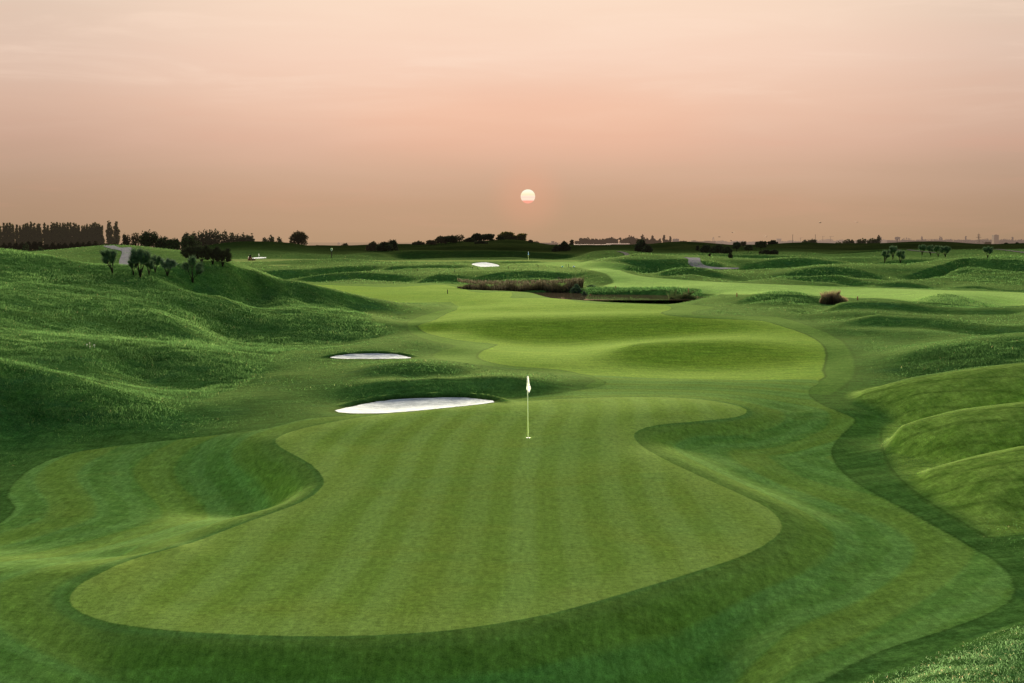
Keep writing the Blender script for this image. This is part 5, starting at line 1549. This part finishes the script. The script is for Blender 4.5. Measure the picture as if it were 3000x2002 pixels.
# flying birds
FEATHER = simple_mat("dark feathers", (0.025, 0.020, 0.018), 0.8, 0.2, 0.2, 10, 0.15)
for k, (u, v, rz, flap, lab) in enumerate([(1651, 544, 0.3, 0.2, "small flying bird low over the right dune, left of the others"), (1681, 534, 1.9, 0.5, "highest small flying bird above the right dune bushes"),
                                           (1678, 552, 0.4, 0.15, "tiny flying bird lowest, just above the dune trees"), (1759, 544, 1.3, 0.9, "small flying bird with raised wings right of the arched tower"),
                                           (1882, 511.5, 0.2, 0.4, "flying bird high above the right mast"), (1967, 511, 1.2, 0.8, "flying bird highest at the right, above the dark wood")]):
    d_ = 260
    root = empty("flying_bird", pt(u, v, d_), rz, lab, "bird", "birds flying over the right horizon", 0.85)
    mb = MB(); mb.tube([(-0.30, 0, 0.0), (-0.18, 0, 0), (-0.05, 0, 0), (0.10, 0, 0.01), (0.17, 0, 0.03), (0.23, 0, 0.03), (0.28, 0, 0.02)], [0.015, 0.04, 0.065, 0.06, 0.04, 0.042, 0.008], 8)
    body = mb.build("body", FEATHER, root, True)
    for s in (-1, 1):
        z1, z2 = 0.22 * flap + 0.02, 0.30 * flap
        mb = MB(); mb.add([(0.12, s * 0.03, 0.03), (0.14, s * 0.28, z1), (0.02, s * 0.60, z2), (-0.08, s * 0.56, z2 - 0.01), (-0.06, s * 0.26, z1 - 0.01), (-0.08, s * 0.03, 0.02)],
                          [(0, 1, 4, 5), (1, 2, 3, 4)]); mb.build("wing", FEATHER, root)
    mb = MB(); mb.add([(-0.28, -0.02, 0), (-0.28, 0.02, 0), (-0.42, 0.06, 0), (-0.42, -0.06, 0)], [(0, 1, 2, 3)]); mb.build("tail", FEATHER, root)

# ------------------------------------------------------------------ reeds and grass
def blade_material(name, stops, trans=0.4, rough=0.8):
    m, n_, out = new_mat(name)
    c = n_.ramp_colors(n_.attr("tone"), stops)
    d = n_.new("ShaderNodeBsdfDiffuse"); n_.link(c, d.inputs[0])
    t = n_.new("ShaderNodeBsdfTranslucent"); n_.link(c, t.inputs[0])
    mx = n_.new("ShaderNodeMixShader"); mx.inputs[0].default_value = trans
    n_.link(d.outputs[0], mx.inputs[1]); n_.link(t.outputs[0], mx.inputs[2])
    n_.link(mx.outputs[0], out.inputs[0])
    return m


def blades(name, base, height, width, lean, tone, mat, seed, bend=0.35, parent=None, follow=False):
    """curved grass blades (two segments each) as one mesh"""
    r = np.random.default_rng(seed)
    k = len(base)
    az_ = r.random(k) * 2 * np.pi
    side = np.stack([np.cos(az_), np.sin(az_), np.zeros(k)], 1) * (width / 2)[:, None]
    la = r.random(k) * 2 * np.pi
    ld_ = np.stack([np.cos(la), np.sin(la), np.zeros(k)], 1) * (lean * (0.4 + 0.9 * r.random(k)))[:, None] * height[:, None]
    up_ = np.array([0, 0, 1.0])[None] * height[:, None]
    p1 = base + up_ * 0.55 + ld_ * bend
    p2 = base + up_ * np.clip(1 - 0.25 * lean, 0.4, 1)[:, None] + ld_
    V = np.stack([base - side, base + side, p1 + side * 0.8, p1 - side * 0.8, p2], 1).reshape(-1, 3)
    o5 = (np.arange(k) * 5)[:, None]
    tri = np.concatenate([o5 + np.array([[0, 1, 2]]), o5 + np.array([[0, 2, 3]]), o5 + np.array([[3, 2, 4]])])
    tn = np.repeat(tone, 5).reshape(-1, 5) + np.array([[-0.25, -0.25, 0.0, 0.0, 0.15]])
    o = np_mesh(name, V, tri, mat, parent, True, {"tone": np.clip(tn, 0, 1).ravel()})
    if follow:
        x, y = base[:, 0], base[:, 1]
        e = 0.35
        nx_ = -(ground(x + e, y) - ground(x - e, y)) / (2 * e); ny_ = -(ground(x, y + e) - ground(x, y - e)) / (2 * e)
        nn = np.stack([nx_, ny_, np.ones(k)], 1) + 0.22 * r.normal(size=(k, 3))
        nn /= np.linalg.norm(nn, axis=1, keepdims=True)
        o.data.normals_split_custom_set_from_vertices(np.repeat(nn, 5, 0))
    return o


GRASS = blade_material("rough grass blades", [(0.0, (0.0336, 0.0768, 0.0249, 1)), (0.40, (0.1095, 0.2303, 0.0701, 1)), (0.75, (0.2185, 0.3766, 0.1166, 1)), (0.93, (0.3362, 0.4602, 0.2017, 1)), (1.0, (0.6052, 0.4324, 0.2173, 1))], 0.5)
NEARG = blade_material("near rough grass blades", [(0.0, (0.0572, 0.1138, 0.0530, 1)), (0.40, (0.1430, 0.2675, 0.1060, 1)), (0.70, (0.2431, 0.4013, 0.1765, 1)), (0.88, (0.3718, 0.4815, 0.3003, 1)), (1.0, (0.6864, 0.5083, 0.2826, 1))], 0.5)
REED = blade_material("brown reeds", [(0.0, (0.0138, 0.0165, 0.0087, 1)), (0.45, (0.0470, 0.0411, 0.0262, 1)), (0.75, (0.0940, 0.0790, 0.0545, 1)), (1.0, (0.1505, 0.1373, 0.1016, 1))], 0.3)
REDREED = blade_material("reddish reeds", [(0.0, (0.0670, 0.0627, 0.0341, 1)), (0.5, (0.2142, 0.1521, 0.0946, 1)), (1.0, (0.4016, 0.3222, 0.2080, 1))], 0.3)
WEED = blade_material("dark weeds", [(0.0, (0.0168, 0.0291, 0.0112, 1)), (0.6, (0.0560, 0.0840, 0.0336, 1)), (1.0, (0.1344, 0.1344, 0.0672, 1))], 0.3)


def scatter(polys, dens, seed, keep_off=(), dmin=0, dmax=700):
    r = np.random.default_rng(seed)
    out = []
    for pl in polys:
        lo, hi = pl.min(0), pl.max(0)
        lo[1] = max(lo[1], dmin); hi[1] = min(hi[1], dmax)
        k = int((hi[0] - lo[0]) * (hi[1] - lo[1]) * dens)
        p = lo + (hi - lo) * r.random((k, 2))
        p = p[(np.abs(p[:, 0] / p[:, 1]) < 0.37)]
        e = sdf(pl, p[:, 0], p[:, 1], 3)
        p = p[e < -1.6 * r.random(len(p)) ** 2]
        for kp in keep_off:
            p = p[sdf(kp, p[:, 0], p[:, 1], 3) > 0.05]
        out.append(p)
    p = np.concatenate(out)
    return np.concatenate([p, (ground(p[:, 0], p[:, 1]) - 0.01)[:, None]], 1)


def tuft_height(p, sc1, sc2, seed):
    return 0.65 + 0.45 * vnoise(p[:, 0] / sc1, p[:, 1] / sc1, seed) + 0.35 * vnoise(p[:, 0] / sc2, p[:, 1] / sc2, seed + 1)


def grass(name, polys, dens, h, w, seed, mat, dmin=0, dmax=700, sc1=0.9, sc2=2.6, lean=0.8, tone0=0.40, straw=0.006):
    p = scatter(polys, dens, seed, (), dmin, dmax)
    r = np.random.default_rng(seed + 50)
    th = np.clip(tuft_height(p, sc1, sc2, seed), 0.25, 1.5)
    hh = h * th * (0.7 + 0.6 * r.random(len(p)))
    tone = tone0 + 0.22 * vnoise(p[:, 0] / 3.7, p[:, 1] / 3.7, seed + 9) + 0.12 * vnoise(p[:, 0] / 0.8, p[:, 1] / 0.8, seed + 8) + 0.10 * r.normal(size=len(p))
    tone = np.clip(tone, 0.02, 0.95)
    tone[r.random(len(p)) < straw] = 1.0
    o = blades(name, p, hh, np.full(len(p), w), np.full(len(p), lean), tone, mat, seed, follow=True)
    o["kind"] = "stuff"
    return o


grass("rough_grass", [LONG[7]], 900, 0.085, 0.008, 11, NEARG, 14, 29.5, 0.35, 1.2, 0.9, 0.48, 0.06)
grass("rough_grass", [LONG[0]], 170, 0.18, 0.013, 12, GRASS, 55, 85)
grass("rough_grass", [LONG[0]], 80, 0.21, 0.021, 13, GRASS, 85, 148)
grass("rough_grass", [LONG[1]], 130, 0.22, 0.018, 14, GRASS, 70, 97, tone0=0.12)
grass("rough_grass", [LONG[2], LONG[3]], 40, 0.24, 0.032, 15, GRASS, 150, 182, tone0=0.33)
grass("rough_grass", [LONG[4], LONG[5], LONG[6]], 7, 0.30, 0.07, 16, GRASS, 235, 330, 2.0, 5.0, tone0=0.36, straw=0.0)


def field(A, x, y):
    return ground(x, y, A)


def rough_cover(name, d0, d1, dens, h, w, seed, lean=0.9, tone0=0.42, straw=0.01):
    """short grass over everything that is not mown, between two distances"""
    r = np.random.default_rng(seed)
    k = int((d1 - d0) * (d1 + d0) * 0.36 * dens)
    y = np.sqrt(d0 * d0 + (d1 * d1 - d0 * d0) * r.random(k))
    x = y * (r.random(k) * 0.72 - 0.36)
    ok = field(mown, x, y) > 0.10 + 0.5 * r.random(k)
    ok &= ~((y > 190) & (field(Hgt, x, y) < WATER_Z + 0.1))
    x, y = x[ok], y[ok]
    lift = sstep(0.1, 2.0, field(mown, x, y))
    p = np.stack([x, y, field(Hgt, x, y) - 0.01], 1)
    hh = h * (0.45 + 0.55 * lift) * np.clip(tuft_height(p, 1.3, 4.0, seed), 0.3, 1.5) * (0.7 + 0.6 * r.random(len(p)))
    tone = np.clip(tone0 + 0.18 * vnoise(x / 4.1, y / 4.1, seed + 9) + 0.13 * r.normal(size=len(p)) - 0.45 * sstep(320, 385, y), 0.02, 0.95)  # distant blades darkened in tone to paint in the far hills' shade
    tone[r.random(len(p)) < straw] = 1.0
    o = blades(name, p, hh, np.full(len(p), w), np.full(len(p), lean), tone, GRASS, seed, follow=True)
    o["kind"] = "stuff"


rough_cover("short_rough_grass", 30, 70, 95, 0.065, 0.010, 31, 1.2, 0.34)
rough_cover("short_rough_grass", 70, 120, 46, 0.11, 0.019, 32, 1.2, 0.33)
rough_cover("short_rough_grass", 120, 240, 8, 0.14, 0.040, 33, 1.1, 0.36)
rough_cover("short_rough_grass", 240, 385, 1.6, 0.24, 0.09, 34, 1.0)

# reed bed along the far bank
r_ = np.random.default_rng(77)
k = 6500
uu = 1050 + (1338 - 1050) * r_.random(k)
dd = 227.5 + 7.5 * r_.random(k) - 4.0 * sstep(1130, 1050, uu) + 2.0 * np.sin(uu / 21.0)
xx = (uu - CX) / F * dd
base = np.stack([xx, dd, np.maximum(ground(xx, dd), WATER_Z) - 0.02], 1)
hh = (0.85 + 0.65 * r_.random(k) ** 2 + 0.22 * np.sin(uu / 13.0) + 0.18 * np.sin(uu / 5.3)) * (0.35 + 0.65 * sstep(1050, 1110, uu) ** 0.7) * (0.7 + 0.45 * r_.random(k)) * (1 + 0.25 * sstep(1290, 1320, uu))
tone = np.clip(0.40 + 0.15 * np.sin(uu / 9.0) + 0.22 * r_.normal(size=k), 0, 1)
o = blades("reeds", base, hh, np.full(k, 0.06), np.full(k, 0.22), tone, REED, 78)
o["kind"] = "stuff"
k = 1400
uu = 1050 + (1335 - 1050) * r_.random(k); dd = 227.5 + 7.5 * r_.random(k)
xx = (uu - CX) / F * dd
base = np.stack([xx, dd, np.maximum(ground(xx, dd), WATER_Z) + 0.95 + 0.40 * r_.random(k)], 1)
o = blades("reed_plumes", base, np.full(k, 0.35), np.full(k, 0.11), np.full(k, 0.5), np.clip(0.75 + 0.15 * r_.normal(size=k), 0, 1), REED, 79)
o["kind"] = "stuff"
tree(1322, 651, 679, 30, "broom", "tall dark bush at the right end of the reed bed", "bush", "bush", 224, 1300, "bush")
tree(1340, 668, 683, 14, "broom", "round dark bush at the water's edge right of the reeds", "bush", "bush", 214, 600, "bush")
tree(1357, 662, 668, 22, "broom", "low brownish shrub behind the right end of the reeds", "bush", "bush", 236, 300, "bush")
tree(1250, 649, 664, 44, "broom", "low green willow bush growing out of the middle of the reeds", "bush", "bush", 234, 900, "bush")


def clump(name, u, vbase, d, wpx, hpx, label, mat, k, seed, width=0.045, lean=0.5, ragged=0.3):
    r = np.random.default_rng(seed)
    x = float(xof(u, vbase, d)); z = gz(x, d)
    sc = d / F
    a = r.random(k) * 6.28; q = np.sqrt(r.random(k))
    bx_, by_ = np.cos(a) * q * wpx * sc * 0.42, np.sin(a) * q * wpx * sc * 0.3
    top = zof(vbase - hpx, d) - z
    hh_ = top * np.clip(1 - (q * 0.92) ** 2, 0.12, 1) ** 0.6 * (1 - ragged + 2 * ragged * r.random(k)) / (1 - 0.25 * lean)
    root = empty(name, (x, d, z), 0, label, "reed clump" if "reed" in name else "weeds")
    bz_ = ground(x + bx_, d + by_) - z - 0.02
    blades("blades", np.stack([bx_, by_, bz_], 1), hh_, np.full(k, width), np.full(k, lean), np.clip(0.45 + 0.25 * r.normal(size=k), 0, 1), mat, seed, 0.35, root)
    return root


k = 2600
uu = 1338 + (1610 - 1338) * r_.random(k); dd = 217 + 6 * r_.random(k) - 8 * sstep(1500, 1610, uu)
xx = (uu - CX) / F * dd; gg = ground(xx, dd); ok_ = gg > WATER_Z - 0.1
base = np.stack([xx, dd, gg - 0.02], 1)[ok_]; k = len(base)
o = blades("bank_grass", base, 0.22 + 0.32 * r_.random(k) ** 2, np.full(k, 0.08), np.full(k, 0.9), np.clip(0.06 + 0.10 * r_.normal(size=k), 0, 0.95), GRASS, 80)
o["kind"] = "stuff"
clump("reed_clump", 1912, 690, 168, 76, 22, "round clump of reddish brown reeds by the pale fairway on the right", REDREED, 2600, 5, 0.04, 0.28, 0.25)
clump("weed_clump", 1572, 688, 200, 58, 17, "dark weeds at the right tip of the pond round the tall red stake", WEED, 1500, 6, 0.06, 0.6)
clump("weed_clump", 1543, 686, 201, 14, 23, "tall thin weed standing at the left of the pond tip weeds", WEED, 160, 7, 0.05, 0.3)

# ------------------------------------------------------------------ the sun
m, n_, out = new_mat("sun disc")
tcg = n_.new("ShaderNodeTexCoord").outputs["Generated"]
sz_ = n_.new("ShaderNodeSeparateXYZ"); n_.link(tcg, sz_.inputs[0])
cc_ = n_.ramp_colors(sz_.outputs[2], [(0.0, lin((252, 172, 148))), (0.16, lin((253, 168, 142))), (0.24, lin((254, 226, 206))), (0.36, lin((254, 232, 205))), (0.42, lin((253, 218, 200))),
                                      (0.50, lin((254, 232, 208))), (0.62, lin((252, 238, 196))), (0.72, lin((255, 248, 212))), (0.90, lin((255, 252, 232))), (1.0, lin((255, 250, 210)))])
em_ = n_.new("ShaderNodeEmission"); n_.link(cc_, em_.inputs[0]); em_.inputs[1].default_value = 1.02
n_.link(em_.outputs[0], out.inputs[0])
D_ = 20000.0
mb = MB()
R_ = 16.6 * D_ / F
mb.lathe([(max(0.01, R_ * math.sin(math.pi * k / 32)), -R_ * 0.97 * math.cos(math.pi * k / 32)) for k in range(33)], 48)
so = mb.build("sun", m, None, True)
so.location = pt(1211.5, 451, D_)
tag(so, "small pale yellow setting sun low above the horizon", "sun")

#OBJECTS>>

# ------------------------------------------------------------------ sky, sun
SUN_AZ = (1211.5 - CX) / F
SUN_EL_SEEN = (HZ - 451.0) / F
w = bpy.data.worlds.new("World")
SC.world = w
w.use_nodes = True
w.node_tree.nodes.clear()
n_ = N(w.node_tree)
wout = n_.new("ShaderNodeOutputWorld")
bg = n_.new("ShaderNodeBackground")
tc = n_.new("ShaderNodeTexCoord").outputs["Generated"]
sx = n_.new("ShaderNodeSeparateXYZ"); n_.link(tc, sx.inputs[0])
dx, dy, dz = sx.outputs
az = n_.math("SUBTRACT", n_.math("ARCTAN2", dx, dy), SUN_AZ)
streakv = n_.new("ShaderNodeCombineXYZ"); n_.link(az, streakv.inputs[0]); n_.link(dz, streakv.inputs[1])
sv = streakv.outputs[0]
cl1 = n_.noise(n_.mapped(sv, (7, 60, 1), (0, 0, 0.02)), 1.0, 6, 0.55, 0.6)
cl2 = n_.noise(n_.mapped(sv, (3.0, 26, 1), (0, 0, -0.05), (4, 2, 0)), 1.0, 5, 0.55, 1.0)
el = n_.math("ADD", dz, n_.math("MULTIPLY", n_.math("SUBTRACT", cl2, 0.5), 0.018))
E = lambda v: max(0.0, min(1.0, ((HZ - v) / F + 0.01) / 0.20))
low = n_.ramp_colors(n_.math("DIVIDE", n_.math("ADD", el, 0.01), 0.20), [
    (0.0, lin((180, 146, 116))), (E(540), lin((188, 153, 121))), (E(470), lin((198, 160, 130))), (E(400), lin((211, 173, 146))),
    (E(330), lin((227, 184, 159))), (E(250), lin((240, 198, 173))), (E(140), lin((249, 213, 190))), (E(0), lin((252, 222, 198))), (1.0, lin((250, 224, 203)))])
# brighter and pinker round the sun's bearing, greyer to the sides
side = n_.math("MULTIPLY", az, az)
sidef = n_.ramp(side, 0.0, 0.105)
low = n_.mix(n_.math("MULTIPLY", sidef, 0.70), low, n_.mix(1.0, low, (0.70, 0.735, 0.76, 1), "MULTIPLY"))
glow = n_.math("MULTIPLY", n_.math("MULTIPLY", n_.ramp(side, 0.022, 0.0), n_.ramp(dz, 0.12, 0.075)), n_.ramp(dz, 0.03, 0.075))
low = n_.mix(n_.math("MULTIPLY", glow, 0.26), low, lin((255, 190, 155)))
halo = n_.math("POWER", n_.math("ADD", n_.math("MULTIPLY", side, 1.0), n_.math("POWER", n_.math("SUBTRACT", dz, SUN_EL_SEEN), 2.0)), 0.5)
low = n_.mix(n_.ramp(halo, 0.030, 0.004, 0, 0.22), low, lin((250, 170, 135)))
# thin streaks of high cloud
cloud = n_.math("MULTIPLY", n_.ramp(cl1, 0.47, 0.72), n_.ramp(dz, 0.05, 0.12))
low = n_.mix(n_.math("MULTIPLY", cloud, 0.32), low, lin((255, 226, 204)))
low = n_.mix(n_.math("MULTIPLY", n_.ramp(cl1, 0.50, 0.30), n_.ramp(dz, 0.12, 0.06, 0.04, 0.10)), low, lin((228, 165, 140)))
sky = n_.new("ShaderNodeTexSky", sky_type="NISHITA")
sky.sun_disc = False
LAMP_EL = math.radians(9.0)
sky.sun_elevation = LAMP_EL
sky.sun_rotation = SUN_AZ
sky.air_density, sky.dust_density, sky.ozone_density = 1.0, 2.0, 2.0
# the sky above the picture: pale and cool overhead, with an unseen bright glow added to light the ground
up = n_.mix(1.0, n_.mix(1.0, sky.outputs[0], (0.028, 0.028, 0.028, 1), "MULTIPLY"), (0.15, 0.19, 0.24, 1), "ADD")
added_glow = n_.math("MULTIPLY", n_.ramp(n_.math("ABSOLUTE", az), 1.2, 0.1), n_.ramp(dz, 0.50, 0.21))
up = n_.mix(n_.math("MULTIPLY", added_glow, 0.9), up, (136.0, 121.0, 83.0, 1))
# the half of the sky away from the sun is dusky
low = n_.mix(n_.ramp(n_.math("ABSOLUTE", az), 0.5, 1.6, 0, 0.85), low, (0.22, 0.23, 0.26, 1))
col = n_.mix(n_.ramp(dz, 0.18, 0.32), low, up)
n_.link(col, bg.inputs[0])
bg.inputs[1].default_value = 1.0
n_.link(bg.outputs[0], wout.inputs[0])

ld = bpy.data.lights.new("sun_lamp", "SUN")
ld.energy = 5.0
ld.angle = math.radians(10)
ld.color = (1.0, 0.86, 0.62)
lo = bpy.data.objects.new("sun_lamp", ld)
COL.objects.link(lo)
lo.rotation_euler = (math.pi / 2 - LAMP_EL, 0, math.pi - SUN_AZ)

SC.view_settings.view_transform = "Standard"
SC.view_settings.look = "None"
SC.view_settings.exposure = 0.0
SC.cycles.max_bounces = 6
SC.cycles.use_denoising = True
